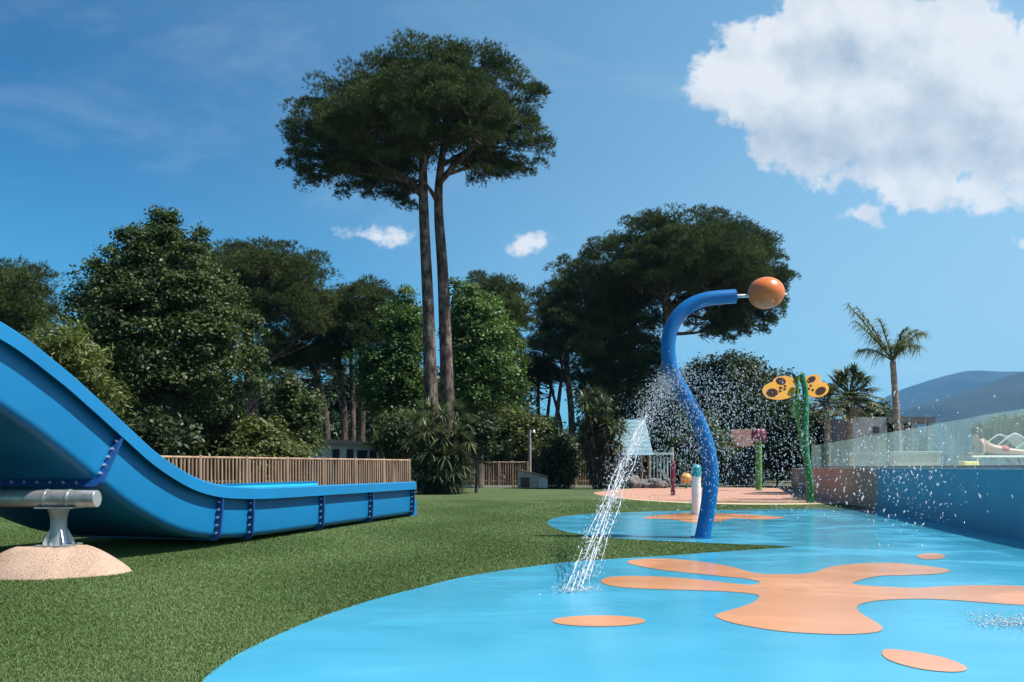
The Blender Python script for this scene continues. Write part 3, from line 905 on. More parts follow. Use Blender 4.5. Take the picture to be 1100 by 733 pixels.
shrub('green_bush', 'mid green bush seen through the spray left of the red roof', 52, [(752, 462, 20, 20), (738, 480, 22, 22), (765, 485, 24, 22)], 'leaf', 39, deep=1., per=2., tuft=22, size=.4, L=.24, W=.12)
shrub('dark_bush', 'dark bush behind the green pole of the butterfly', 50, [(848, 455, 24, 26), (872, 462, 20, 30), (850, 488, 36, 22), (885, 490, 20, 20)], 'leafdark', 40, deep=1.2, per=2., tuft=22, size=.42, L=.26, W=.13)
shrub('dark_bush', 'low dark hedge plant between the fan palm and the tall palm', 46, [(930, 446, 10, 6), (945, 444, 12, 7), (938, 460, 20, 14)], 'leafdark', 41, deep=.8, per=2.4, tuft=22, size=.36, L=.24, W=.13)
shrub('terrace_hedge', 'clipped green hedge behind the glass at the right edge', 22, [(1058, 462, 10, 10), (1075, 458, 12, 14), (1095, 460, 14, 16), (1120, 462, 16, 16), (1066, 482, 14, 16), (1100, 482, 20, 16), (1135, 482, 16, 18)], 'leaf', 42, deep=.35, per=4, tuft=22, size=.22, L=.1, W=.05)

# young tree by the yucca
tree('young_tree', 'slim young tree with a dark crown right of the yucca clump', 'tree', 38,
     [(512, 462, 18, 14), (502, 478, 14, 14), (522, 482, 14, 12), (528, 458, 10, 14)],
     [([(512, 530), (512, 505), (511, 480), (512, 460)], [2, 1.7, 1.3, .7])], 'leaf', 'leafdark', seed=43, deep=.6, per=2.6, tuft=24, size=.32, L=.19, W=.09, bark='greybark', limbs=True)

# the wood far behind everything
rng = np.random.default_rng(50)
lb = []
for k in range(90):
    px = -60 + 1000 * k / 89 + rng.normal() * 5
    if 566 < px < 624: top = 476
    elif px > 830: top = 462
    else: top = 405 + 22 * rng.random()
    Yk = 78 + 14 * rng.random()
    py = top
    while py < 505:
        p = wp(px, py + 10, Yk)
        lb.append((p.x, p.y + rng.normal() * 2, p.z, 2.0, 2.2, 1.5)); py += 22
P, Dr, T = clumps(lb, rng, .5, 16, -.6, .8, .2)
V, kk, T = leaves(P, Dr, T, rng, 2, .42, .26)
props(soup('far_wood', V, kk, M['leafdark'], None, T), 'dark wood far behind the pines and fences', 'wood', kind='stuff')


def strips(base, dirs, L, W, droop, seg=3, taper=.7):
    """arching sword leaves as quads"""
    n = len(base)
    side = unit(np.cross(dirs, np.array([0, 0, 1.0]) + np.zeros_like(dirs)))
    quads = []
    for k in range(seg):
        ring = []
        for tt_ in (k / seg, (k + 1) / seg):
            c = base + dirs * (L * tt_)[:, None] + np.array([0, 0, -1.0]) * (droop * L * tt_ ** 2)[:, None]
            w = (W * (max(0.04, 1 - tt_) ** taper) * (.6 + .4 * min(1, tt_ * 4)))[:, None]
            ring.append((c - side * w * .5, c + side * w * .5))
        quads.append(np.stack([ring[0][0], ring[0][1], ring[1][1], ring[1][0]], axis=1))
    return np.concatenate(quads, axis=0).reshape(-1, 3)


def rosette(c, axis, n, L, W, rng, droop=.3, low=-.3):
    d = rdir(rng, n * 3)
    d = d[(d @ np.array(axis)) > low][:n]
    b = np.array(c) + d * .05
    return strips(b, unit(d), L * (.75 + .4 * rng.random(len(d))), W * (.8 + .4 * rng.random(len(d))), droop * (.6 + .8 * rng.random(len(d))))


def yucca(name, label, Y, heads, base_px, seed, L=.75, W=.06, dead=True, n=70):
    """heads: (px, py, dy, size); stems run from the base to every head"""
    rng = np.random.default_rng(seed)
    b0 = wp(base_px[0], base_px[1], Y); b0.z = 0
    root = empty(name, b0, label, 'yucca')
    V, DV, st = [], [], MB()
    for (px, py, dy, s) in heads:
        p = wp(px, py, Y + dy)
        V.append(rosette(p, (0, 0, 1), n, L * s, W, rng, .25, -.45))
        b = Vector((b0.x + (p.x - b0.x) * .35 + rng.normal() * .1, Y + dy * .5, -.05))
        st.tube(spline([b, b.lerp(p, .5) + Vector((rng.normal() * .08, 0, 0)), p], 4), [.10, .09, .085, .08, .075, .07, .065, .06, .06], 7)
        if dead and p.z > .9:
            for f in (.75, .5, .3):
                q = b.lerp(p, f)
                if q.z > .35:
                    DV.append(rosette(q, (0, 0, -1), n // 2, L * .8 * s, W * .8, rng, .5, .0))
    soup('leaf_rosette', np.concatenate(V), 4, M['sword'], root, np.clip(rng.normal(.5, .25, sum(len(v) for v in V) // 4), 0, 1))
    if DV: soup('withered_skirt', np.concatenate(DV), 4, M['leafdark' if seed % 2 else 'deadsword'], root, rng.random(sum(len(v) for v in DV) // 4))
    st.build('stem', M['greybark'], root)
    return root


rr = random.Random(5)
heads = [(448, 452, 0, 1), (462, 440, .5, 1), (476, 446, -.3, 1), (490, 440, .4, 1), (502, 456, 0, .9), (444, 470, -.5, 1), (458, 462, -.8, 1), (474, 468, -1, 1), (490, 464, -.8, 1), (503, 474, -.4, .9),
         (448, 488, -.8, 1), (462, 484, -1.1, 1), (478, 490, -1.2, 1), (492, 486, -1, .9), (452, 506, -.9, .9), (470, 510, -1.2, .9), (486, 508, -1.1, .9), (498, 500, -.6, .8), (470, 455, .2, 1)]
yucca('yucca_clump', 'big dark yucca clump at the foot of the double pine', 37, heads, (474, 530), 61, .85, .075, n=95)
yucca('yucca_tree', 'tall yucca with leafy heads beside the pale blue roof', 45, [(628, 432, 0, .9), (640, 426, .3, 1), (648, 436, -.3, .9), (634, 446, -.3, .9), (652, 456, -.5, .9), (660, 464, -.4, .95), (668, 460, 0, .9),
      (656, 474, -.2, .9), (640, 462, .3, .9), (664, 480, -.6, .7), (630, 462, 0, .9)], (648, 524), 62, .9, .10, n=130)
yucca('yucca_plant', 'low spiky plant left of the rocks and wooden posts', 47.5, [(614, 474, 0, .85), (608, 465, .2, .85), (612, 484, -.2, .85)], (610, 524), 63, .75, .06, n=50)


def frond(mbV, c, az_, el_, L, rng, droop, leaf=.42, nl=58, lw=.045):
    """one feather palm leaf: arching stalk with drooping leaflets; returns stalk path"""
    d = Vector((math.cos(az_) * math.cos(el_), math.sin(az_) * math.cos(el_), math.sin(el_)))
    pts = [Vector(c) + d * (L * s) + Vector((0, 0, -droop * L * s ** 2.2)) for s in np.linspace(0, 1, 14)]
    B, DD_, LL = [], [], []
    for k in range(nl):
        s = .16 + .84 * k / (nl - 1)
        i = min(12, int(s * 13)); p = pts[i].lerp(pts[i + 1], s * 13 - i)
        tan = (pts[i + 1] - pts[i]).normalized()
        sd = tan.cross(Vector((0, 0, 1))).normalized()
        for sg in (-1, 1):
            q = (sd * sg * .8 + tan * .55 + Vector((0, 0, .25)) + Vector(rng.normal(size=3)) * .30).normalized()
            B.append(p); DD_.append(q); LL.append(leaf * (1.1 - .75 * abs(s - .42)) * (.85 + .3 * rng.random()))
    n = len(B)
    mbV.append(strips(np.array(B), np.array(DD_), np.array(LL), np.full(n, lw), np.full(n, .7), 3))
    return pts


def feather_palm(name, label, Y, trunk, rad, fronds, seed, leaf=.42, cat='palm'):
    rng = np.random.default_rng(seed)
    pts = [wp(x, y, Y) for x, y in trunk]; z0 = pts[0].z
    root = empty(name, pts[0], label, cat)
    sp = spline(pts, 6)
    rr_ = np.interp(np.linspace(0, len(rad) - 1, len(sp)), range(len(rad)), rad) * Y / F
    for i in range(1, len(rr_), 2): rr_[i] *= 1.07
    mb = MB(); mb.tube(sp, list(rr_), 10); mb.build('trunk', M['palmbark'], root)
    V = []; st = MB()
    top = sp[-1]
    for az_, el_, L, dr in fronds:
        path = frond(V, top, math.radians(az_), math.radians(el_), L, rng, dr, leaf)
        st.tube(path, [.035 * (1 - .8 * i / 13) for i in range(14)], 5, False)
    n = sum(len(v) for v in V) // 4
    soup('crown', np.concatenate(V), 4, M['palm'], root, np.clip(rng.normal(.5, .25, n), 0, 1))
    st.build('frond_stalk', M['palm'], root)
    return root


feather_palm('feather_palm', 'slim feather palm with arching fronds standing behind the glass', 30, [(965, 503.6), (964, 470), (962, 430), (959, 388)], [4, 3.6, 3.2, 2.8],
             [(176, 56, 2.9, .10), (168, 62, 2.6, .12), (188, 50, 2.3, .16), (6, 66, 2.3, .42), (-10, 60, 2.2, .42), (14, 52, 1.9, .5), (0, 76, 2.1, .4), (196, 72, 2.0, .2),
              (-70, 66, 1.5, .5), (80, 64, 1.5, .5), (160, 40, 1.5, .35)], 71, .52)


def fan_palm(name, label, Y, trunk, rad, R, n, seed):
    rng = np.random.default_rng(seed)
    pts = [wp(x, y, Y) for x, y in trunk]; pts[0].z = 0
    root = empty(name, pts[0], label, 'palm')
    sp = spline(pts, 5)
    mb = MB(); mb.tube(sp, list(np.interp(np.linspace(0, 1, len(sp)), [0, 1], np.array(rad) * Y / F)), 9); mb.build('trunk', M['palmbark'], root)
    top = np.array(sp[-1]); V = []; st = MB()
    for k in range(n):
        d = rdir(rng, 1)[0]
        if d[2] < -.85: d[2] = -d[2]
        c = top + d * R * (.55 + .35 * rng.random())
        st.tube([Vector(top), Vector(c)], [.03, .015], 5, False)
        m = 15
        sd = unit(np.cross(d, [0, 0, 1.])); u2 = np.cross(sd, d)
        ang = np.linspace(-1.9, 1.9, m)
        dirs = unit(d * np.cos(ang)[:, None] + sd * np.sin(ang)[:, None] + u2 * .15)
        V.append(strips(np.repeat(c[None], m, 0), dirs, np.full(m, R * .48), np.full(m, R * .11), np.full(m, .3), 2))
    nq = sum(len(v) for v in V) // 4
    soup('crown', np.concatenate(V), 4, M['sword'], root, np.clip(rng.normal(.45, .25, nq), 0, 1))
    st.build('frond_stalk', M['sword'], root)
    return root


fan_palm('fan_palm', 'bushy fan palm right of the yellow butterfly', 38, [(912, 530), (912, 480), (912, 425)], [3.6, 3.2], 1.3, 80, 72)
fan_palm('fan_palm', 'lower fan palm with a bare grey trunk behind the green pole', 36, [(889, 531), (889, 480), (888, 434)], [3.4, 3], .95, 40, 73)

# ------------------------------------------------------------------ the blue slide
SD = Vector((.254, 1, 0)).normalized()                 # it runs away from the camera, a little to the right
SN = Vector((-SD.y, SD.x, 0))                          # across it, away from the camera
ZR = [(2.0, 3.05), (4.0, 3.12), (5.5, 3.10), (6.6, 3.02), (7.5, 2.90), (8.45, 2.68), (9.19, 2.33), (9.7, 2.03), (10.2, 1.72), (10.78, 1.37), (11.43, 1.09), (12.0, .955), (12.6, .90),
      (13.4, .872), (14.6, .865), (16, .86), (18, .855), (19.85, .85)]


def rim_point(Y):
    ys = [a for a, _ in ZR]
    return Vector((-4.33 - .254 * (12.3 - Y), Y, float(np.interp(Y, ys, [b for _, b in ZR]))))


# a smooth rim curve, evenly stepped
rim = spline([rim_point(a) for a, _ in ZR], 10)
SW, SH = 2.55, .79                                     # width between the rims and depth of the trough


def frame_at(i):
    tgt = (rim[min(i + 2, len(rim) - 1)] - rim[max(i - 2, 0)]).normalized()
    return rim[i], SN, SN.cross(tgt).normalized() * (-1 if SN.cross(tgt).z < 0 else 1), tgt


def index_at(Y):
    return min(range(len(rim)), key=lambda i: abs(rim[i].y - Y))


def arc(cx, cy, r, a0, a1, n):
    return [(cx + r * math.cos(math.radians(a0 + (a1 - a0) * k / n)), cy + r * math.sin(math.radians(a0 + (a1 - a0) * k / n))) for k in range(n + 1)]


T_ = .03
LIPW, LIPH = .098, .185
# cross-section: u across (0 at the near wall), v up (0 at the rim)
outer = [(0.0, -LIPH * .55)] + [(.0, -.42)] + arc(.01 + .11, -SH + .11, .11, 180, 270, 8) + [(SW / 2, -SH)] + arc(SW - .12, -SH + .11, .11, -90, 0, 8) + [(SW, -.42), (SW, -LIPH * .55)]
inner = [(SW - T_, -.05)] + [(SW - .06, -.42)] + arc(SW - .28, -SH + .23, .19, 0, -90, 8) + [(SW / 2, -SH + .035)] + arc(.28, -SH + .23, .19, 270, 180, 8) + [(.06, -.42), (T_, -.05)]
near_lip = [(T_, -.05), (T_ + .01, 0), (-LIPW + .02, .0), (-LIPW, -.02), (-LIPW - .012, -LIPH), (-LIPW + .012, -LIPH), (-LIPW + .022, -.035), (0, -.035)]
far_lip = [(SW - u, v) for u, v in near_lip]


def sweep(mb, section, i0, i1, closed=True, flip=False):
    n = len(section)
    vs = []
    for i in range(i0, i1 + 1):
        p, a, b, tg = frame_at(i)
        vs += [p + a * u + b * v for u, v in section]
    fs = []
    for i in range(i1 - i0):
        for k in range(n if closed else n - 1):
            q = (k + 1) % n
            fs.append((i * n + k, i * n + q, (i + 1) * n + q, (i + 1) * n + k))
    if closed:
        fs.append(tuple(range(n))[::-1]); m = (i1 - i0) * n; fs.append(tuple(range(m, m + n)))
    mb.add(vs, fs)


slide = empty('water_slide', (rim[-1].x, rim[-1].y, 0), 'wide bright blue water slide running down onto the lawn', 'slide')
mb = MB(); sweep(mb, [(0, -.05)] + outer + [(SW, -.05)], 0, len(rim) - 1, False); body = mb.build('chute', M['slide'], slide)
mb = MB(); sweep(mb, inner, 0, len(rim) - 1, False); mb.build('inner_surface', M['slidein'], slide)
for nm, sec in (('rim', near_lip), ('rim', far_lip)):
    mb = MB(); mb.smooth = False; sweep(mb, sec, 0, len(rim) - 1); mb.build(nm, M['slide'], slide)


def offset_outline(d, db):
    cu, cv = SW / 2, -.3
    o = []
    for u, v in outer:
        o.append((u - d if u < .3 else (u + d if u > SW - .3 else u), v - (db if v < -SH + .12 else db * max(0, min(1, (-v - .42) / .35)))))
    return o


FL = [(10.22, .10), (12.15, .10), (12.95, .10), (15.3, .10), (17.45, .10), (19.7, .10), (7.0, .10)]
for Yf, dd in FL:
    i = index_at(Yf)
    p, a, b, tg = frame_at(i)
    out = [(u, v) for u, v in offset_outline(dd, dd if Yf < 11 else .03)]
    inn = list(outer)
    mb = MB(); mb.smooth = False
    n = len(out)
    ring = []
    # clip what would go below the ground
    for k in range(n):
        P0 = p + a * out[k][0] + b * out[k][1]
        if P0.z < .012: P0 += b * ((.012 - P0.z) / max(.2, b.z))
        ring.append(P0)
    ringi = [p + a * u + b * v for u, v in inn]
    for side in (0,):
        A0 = [q - tg * .02 for q in ring]; A1 = [q + tg * .02 for q in ring]
        B0 = [q - tg * .02 for q in ringi]; B1 = [q + tg * .02 for q in ringi]
        vs = A0 + A1 + B0 + B1
        fs = []
        for k in range(n - 1):
            fs += [(k, k + 1, n + k + 1, n + k), (k, 2 * n + k, 2 * n + k + 1, k + 1), (n + k, n + k + 1, 3 * n + k + 1, 3 * n + k)]
        fs += [(0, n, 3 * n, 2 * n), (n - 1, 3 * n - 1, 4 * n - 1, 2 * n - 1)]
        mb.add(vs, fs)
    fl = mb.build('flange', M['slideedge'], slide)
    # bolts down the near side, and along the underside of the raised joint
    spots = []
    for k in range(5):
        v = -.25 - .115 * k
        spots.append((-dd * .5 + .02 * (k / 4), v))
    if Yf < 11:
        spots += [(.25 + .19 * k, -SH - dd * .5) for k in range(12)]
    for u, v in spots:
        c = p + a * u + b * v - tg * .022
        if c.z < .03: continue
        m2 = MB(); m2.tube([c, c - tg * .022], .019, 6); m2.build('bolt', M['bolt'], fl)
# the lip of the trough at its low end
mb = MB()
e = rim[-1]
mb.prism([e + SN * .06 + Vector((0, 0, -.45)), e + SN * (SW - .06) + Vector((0, 0, -.45)), e + SN * (SW - .06) + Vector((0, 0, -.84)), e + SN * .06 + Vector((0, 0, -.84))], SD * .45)
mb.build('end_lip', M['slide'], slide)

# its steel support: a round cross pipe on flared posts
i = index_at(9.72)
pc = Vector((-5.06, 9.36, .84))
cross = Vector((1, -.02, 0)).normalized()
mb = MB(); A = pc + cross * .32; Bp = pc - cross * 3.0
mb.tube([Bp, A], .098, 28); pipe = mb.build('cross_pipe', M['steel'], slide)
mb = MB(); mb.tube([A, A + cross * .006], .094, 28); mb.build('end_cap', M['bolt'], pipe)
for s, dx in ((0, 0.0), (1, -2.25)):
    c = pc + cross * dx - cross * .12
    mb = MB(); mb.tube([c - cross * .012 + cross * .13, c + cross * .012 + cross * .13], .108, 28); mb.tube([c - cross * .012 - cross * .13, c + cross * .012 - cross * .13], .108, 28)
    mb.tube([c - cross * .11, c + cross * .11], .101, 28)
    mb.build('clamp', M['steel'], pipe)
    post = MB()
    zb = .30
    prof = [(zb + .02, .115), (zb + .07, .105), (zb + .16, .088), (zb + .30, .084), (zb + .36, .094), (.728, .118)]
    post.tube([(c.x, c.y, z) for z, _ in prof], [r for _, r in prof], 24)
    po = post.build('support_post', M['steel'], slide)
    mb = MB(); mb.box((c.x, c.y, .738), (.42, .26, .016)); mb.build('saddle_plate', M['steel'], po)
    mb = MB(); mb.box((c.x, c.y, zb + .012), (.36, .36, .02)); mb.build('base_plate', M['steel'], po)
    for q in range(4):
        an = math.radians(45 + 90 * q)
        d = Vector((math.cos(an), math.sin(an), 0))
        mb = MB()
        o0 = Vector((c.x, c.y, 0)) + d * .08
        sdv = Vector((-d.y, d.x, 0)) * .006
        mb.prism([o0 + Vector((0, 0, zb + .022)) - sdv, o0 + d * .085 + Vector((0, 0, zb + .022)) - sdv, o0 + d * .085 + Vector((0, 0, zb + .05)) - sdv, o0 + d * .01 + Vector((0, 0, zb + .2)) - sdv], sdv * 2)
        mb.build('gusset', M['steel'], po)
        m2 = MB(); bo = Vector((c.x, c.y, zb + .022)) + Vector((math.cos(an + .78), math.sin(an + .78), 0)) * .165; m2.tube([bo, bo + Vector((0, 0, .03))], .016, 6); m2.build('bolt', M['bolt'], po)


def mound(name, cx, cy, rx, ry, h, label):
    mb = MB()
    nr, na = 14, 44
    vs = [(cx, cy, h)]
    rs = random.Random(int(cx * 100))
    ph = [rs.random() * 6 for _ in range(4)]
    for k in range(1, nr + 1):
        t_ = k / nr
        for j in range(na):
            a_ = 2 * math.pi * j / na
            wob = 1 + .035 * math.sin(2 * a_ + ph[0]) + .02 * math.sin(5 * a_ + ph[1])
            z = h * (1 - max(0, (t_ - .42) / .58) ** 1.35) if t_ > .42 else h
            vs.append((cx + rx * t_ * wob * math.cos(a_), cy + ry * t_ * wob * math.sin(a_), z - (.02 if k == nr else 0) + .004 * math.sin(9 * a_ + 7 * t_)))
    fs = [(0, 1 + j, 1 + (j + 1) % na) for j in range(na)]
    for k in range(nr - 1):
        for j in range(na):
            a_, b_ = 1 + k * na + j, 1 + k * na + (j + 1) % na
            fs.append((a_, a_ + na, b_ + na, b_))
    mb.add(vs, fs)
    o = mb.build(name, M['pebble'])
    return props(o, label, 'mound')


mound('pebble_mound', -5.22, 9.30, .86, .66, .30, 'peach pebble resin mound under the near steel post of the slide')
mound('pebble_mound', -7.43, 9.36, .80, .62, .30, 'peach pebble resin mound under the far steel post, mostly behind the slide')

# ------------------------------------------------------------------ the blue hook with the orange ball
Yh = 13.9
hk = empty('spray_hook', (*gp(755, 578), 0), 'tall blue hook shaped spray pole with an orange ball at its tip', 'spray pole')
path = [(754, 579.5), (757, 566), (762, 535), (763.5, 505), (758, 475), (746, 444), (731, 418), (720.5, 396), (717.5, 374), (721.5, 352), (735, 333), (757, 322), (790, 318.5)]
sp = spline([wp(x, y, Yh) for x, y in path], 8)
sp[0].z = -.02
mb = MB(); mb.tube(sp, [(.133 - .014 * i / len(sp)) for i in range(len(sp))], 28); mb.build('pole', M['hook'], hk)
mb = MB(); mb.tube([sp[0] + Vector((0, 0, .03)), sp[0] + Vector((0, 0, .045))], .19, 28); mb.build('base_ring', M['hook'], hk)
e = sp[-1]
mb = MB(); mb.tube([e - Vector((.05, 0, 0)), e + Vector((.25, 0, .01))], .032, 14); mb.build('rod', M['steel'], hk)
bc = wp(823, 315, Yh)
mb = MB(); mb.ball(bc, (.305, .30, .268), 40, 24); mb.build('ball', M['orange'], hk)
mb = MB(); mb.tube([bc + Vector((.29, 0, -.03)), bc + Vector((.345, 0, -.03))], [.03, .018], 10); mb.build('tip_nozzle', M['ballyellow'], hk)
for (x, y) in ((719, 408), (724, 398), (733, 420)):
    q = wp(x, y, Yh - .12); mb = MB(); mb.tube([q, q + Vector((-.03, -.09, -.01))], .02, 8); mb.build('nozzle', M['steel'], hk)

# water: jets that fall towards the camera, and the drops around them
rng = np.random.default_rng(90)
OCT = np.array([[1, 0, 0], [-1, 0, 0], [0, 1, 0], [0, -1, 0], [0, 0, 1], [0, 0, -1]], float)
OF = [(0, 2, 4), (2, 1, 4), (1, 3, 4), (3, 0, 4), (2, 0, 5), (1, 2, 5), (3, 1, 5), (0, 3, 5)]


def drops(name, C, R, dirs, stretch, label, parent=None):
    n = len(C)
    d = unit(dirs); s = unit(np.cross(d, rng.normal(size=(n, 3)))); u = np.cross(d, s)
    V = C[:, None, :] + (OCT[None, :, 0:1] * s[:, None, :] + OCT[None, :, 1:2] * u[:, None, :] + OCT[None, :, 2:3] * d[:, None, :] * stretch[:, None, None]) * R[:, None, None]
    me = D.meshes.new(name)
    me.vertices.add(n * 6); me.vertices.foreach_set('co', V.astype(np.float32).ravel())
    idx = (np.arange(n)[:, None, None] * 6 + np.array(OF)[None]).reshape(-1)
    me.loops.add(len(idx)); me.loops.foreach_set('vertex_index', idx.astype(np.int32))
    me.polygons.add(n * 8); me.polygons.foreach_set('loop_start', np.arange(0, n * 24, 3, dtype=np.int32))
    me.polygons.foreach_set('use_smooth', np.ones(n * 8, bool))
    me.update(calc_edges=True)
    return props(link(name, me, M['water']), label, 'water', kind='stuff')


jet = empty('water_jet', (*gp(612, 637), 0), 'white water jet falling from the blue hook onto the blue pad', 'water jet')
mb = MB()
dC, dR, dD, dS = [], [], [], []
for k in range(7):
    s0 = wp(719 + rng.normal() * 3, 410 + rng.normal() * 4, Yh - .25)
    e0 = Vector((*gp(606 + 5.5 * k + rng.normal() * 1.5, 637 - 2.2 * k + rng.normal() * 2), .0))
    vz = -1.55 + .12 * rng.normal(); g_ = s0.z + vz
    pts = []
    for q in range(40):
        f = q / 39
        p = s0.lerp(e0, f); p.z = s0.z + vz * f - g_ * f * f
        spread = .05 * (1 - f) + .015
        p += Vector((math.sin(q * .9 + k * 2) * spread * .4, 0, math.cos(q * .7 + k) * spread * .3))
        pts.append(p)
    i0 = 13 + int(rng.random() * 8)
    # broken into runs that neck and swell
    i = i0
    while i < 39:
        j = min(39, i + 3 + int(rng.random() * 9))
        seg = spline(pts[i:j + 1], 3) if j - i >= 2 else pts[i:j + 1]
        if len(seg) > 2:
            rad = [max(.0025, (.0055 + .003 * math.sin(m_ * 1.7 + k)) * math.sin(math.pi * min(1, max(.0, (m_ + .6) / len(seg)))) ** .5) for m_ in range(len(seg))]
            mb.tube(seg, rad, 6)
        i = j + 1
    for q in range(520):
        f = rng.random() ** .85
        m_ = min(38, int(f * 39)); p = pts[m_].lerp(pts[m_ + 1], f * 39 - m_)
        sc = .10 * (1 - f) + .02
        dC.append([p.x + rng.normal() * sc, p.y + rng.normal() * sc * 1.5, p.z + abs(rng.normal()) * sc * .4 + rng.normal() * sc])
        v = (pts[m_ + 1] - pts[m_]); dD.append(list(v)); dR.append(.0025 + .0042 * rng.random()); dS.append(1.2 + 3.5 * rng.random())
mb.build('strand', M['water'], jet)
dC = np.array(dC); ok = dC[:, 2] > .02
drops('jet_drops', dC[ok], np.array(dR)[ok], np.array(dD)[ok], np.array(dS)[ok], 'drops flying along the falling water jet')
# spray around the hook: arcs thrown from nozzles all round its bend
C_, R_, D_, S_ = [], [], [], []


def fan(n, origin, az_rng, v_rng, up_rng, tmax, r0, r1, jit=.03, st=(1.2, 3.6)):
    for _ in range(n):
        a_ = math.radians(rng.uniform(*az_rng)); v = rng.uniform(*v_rng); w = rng.uniform(*up_rng); t_ = tmax * rng.random() ** .7
        p = np.array([origin[0] + math.cos(a_) * v * t_, origin[1] + math.sin(a_) * v * t_, origin[2] + w * t_ - 4.9 * t_ * t_]) + rng.normal(size=3) * jit
        if p[2] < .02: continue
        C_.append(p); D_.append([math.cos(a_) * v, math.sin(a_) * v, w - 9.8 * t_]); R_.append(rng.uniform(r0, r1)); S_.append(rng.uniform(*st))


o1 = wp(722, 404, Yh)
fan(1300, o1, (150, 250), (.4, 2.3), (-.5, .6), .62, .003, .0085, .05, (1, 3))
fan(3300, o1, (-110, 95), (.5, 4.2), (-.3, 1.6), .70, .0028, .0085, .10)
fan(700, wp(735, 430, Yh), (-150, 60), (.2, 1.4), (-.3, .8), .55, .003, .008, .06, (1, 2.5))
fan(900, wp(790, 400, Yh), (-180, 180), (.2, 2.2), (-.6, 1.2), .68, .003, .008, .25)
for k in range(750):                                   # the drift carried to the right on the wind
    p = wp(rng.uniform(735, 880), 395 + 130 * rng.random() ** 1.0, rng.uniform(11.5, 15.5))
    C_.append(np.array(p)); D_.append([.4, 0, -1]); R_.append(rng.uniform(.0025, .0075)); S_.append(rng.uniform(1.2, 3.4))
for k in range(130):
    p = wp(rng.uniform(825, 945), rng.uniform(335, 440), rng.uniform(11, 14))
    C_.append(np.array(p)); D_.append([.4, 0, -1]); R_.append(rng.uniform(.003, .0055)); S_.append(rng.uniform(1, 1.5))
drops('spray_drops', np.array(C_), np.array(R_), np.array(D_), np.array(S_), 'cloud of white water drops round the blue hook')
C_, R_, D_, S_ = [], [], [], []
for k in range(950):
    u_ = rng.random()
    p = wp(rng.normal(955, 45), 505 + rng.normal() * 38, rng.uniform(7.5, 11.5))
    if p.z > .03 and p.x < 8.0: C_.append(np.array(p)); D_.append([rng.normal() * .5, 0, -1]); R_.append(.0025 + .008 * rng.random() ** 3); S_.append(rng.uniform(1.2, 3.4))
for k in range(420):
    p = wp(rng.normal(862, 26), rng.uniform(425, 550), rng.uniform(14, 24))
    if p.z > .03: C_.append(np.array(p)); D_.append([rng.normal() * .3, 0, -1]); R_.append(rng.uniform(.004, .010)); S_.append(rng.uniform(1, 2.5))
drops('wall_drops', np.array(C_), np.array(R_), np.array(D_), np.array(S_), 'white drops flying before the blue wall')
C_, R_, D_, S_ = [], [], [], []
for cx_, cy_, n_, sx_ in ((620, 636, 140, 14), (1085, 673, 260, 18)):
    X0, Y0 = gp(cx_, cy_)
    for k in range(n_):
        C_.append(np.array([X0 + rng.normal() * sx_ / F * Y0, Y0 + rng.normal() * .12, .012 + abs(rng.normal()) * .03])); D_.append([rng.normal(), rng.normal(), .5]); R_.append(rng.uniform(.004, .011)); S_.append(rng.uniform(1, 2))
drops('splash_drops', np.array(C_), np.array(R_), np.array(D_), np.array(S_), 'small splashes where water strikes the blue pad')

# ------------------------------------------------------------------ other play features
def post(name, label, cat, Y, px, top, rad_px, m, cap=None, lean=0):
    x, y = gp(px, HY + F * H / Y)
    zt = wp(px, top, Y).z
    r = rad_px / F * Y
    o = empty(name, (x, y, 0), label, cat)
    mb = MB(); mb.tube([(x, y, -.02), (x + lean * .5, y, zt * .5), (x + lean, y, zt)], r, 20); mb.build('post', M[m], o)
    mb = MB(); mb.tube([(x, y, .0), (x, y, .02)], r * 1.5, 20); mb.build('base_ring', M['steel'], o)
    return o, Vector((x + lean, y, zt)), r


o, tp, r = post('spray_post', 'white spray post with a teal domed cap beside the blue hook', 'spray post', 20.7, 748, 511, 4.9, 'white')
mb = MB(); mb.tube([tp - Vector((0, 0, .02)), tp + Vector((0, 0, .16))], r * 1.09, 24); mb.ball(tp + Vector((0, 0, .16)), r * 1.09, 24, 12); mb.build('cap', M['teal'], o)
o, tp, r = post('spray_post', 'purple spray post on the peach play surface', 'spray post', 34.5, 723, 497, 2.5, 'maroon')
mb = MB(); mb.ball(tp, (r, r, r * .8), 20, 10); mb.build('cap', M['maroon'], o)
o, tp, r = post('spray_ball', 'amber ball on a short green stalk right of the purple post', 'play ball', 46, 737, 519, 1.2, 'green')
mb = MB(); c = tp + Vector((0, 0, .26)); mb.ball(c, (.33, .33, .31), 24, 14); mb.build('ball', M['ballyellow'], o)
mb = MB(); mb.ball(tp + Vector((0, 0, -.02)), (.15, .15, .10), 16, 8); mb.build('calyx', M['green'], o)

# the flower on its lime stalk
o, tp, r = post('spray_flower', 'lime green stalk with a maroon flower head spraying by the red roof', 'spray flower', 42, 815, 474, 3.4, 'lime')
for k in range(6):
    a_ = 2 * math.pi * k / 6
    c = tp + Vector((math.cos(a_) * .22, math.sin(a_) * .22, .30))
    mb = MB(); mb.ball(c, (.17, .17, .34), 14, 10); mb.build('petal', M['maroon'], o)
mb = MB(); mb.ball(tp + Vector((0, 0, .24)), (.2, .2, .3), 16, 10); mb.build('heart', M['maroon'], o)

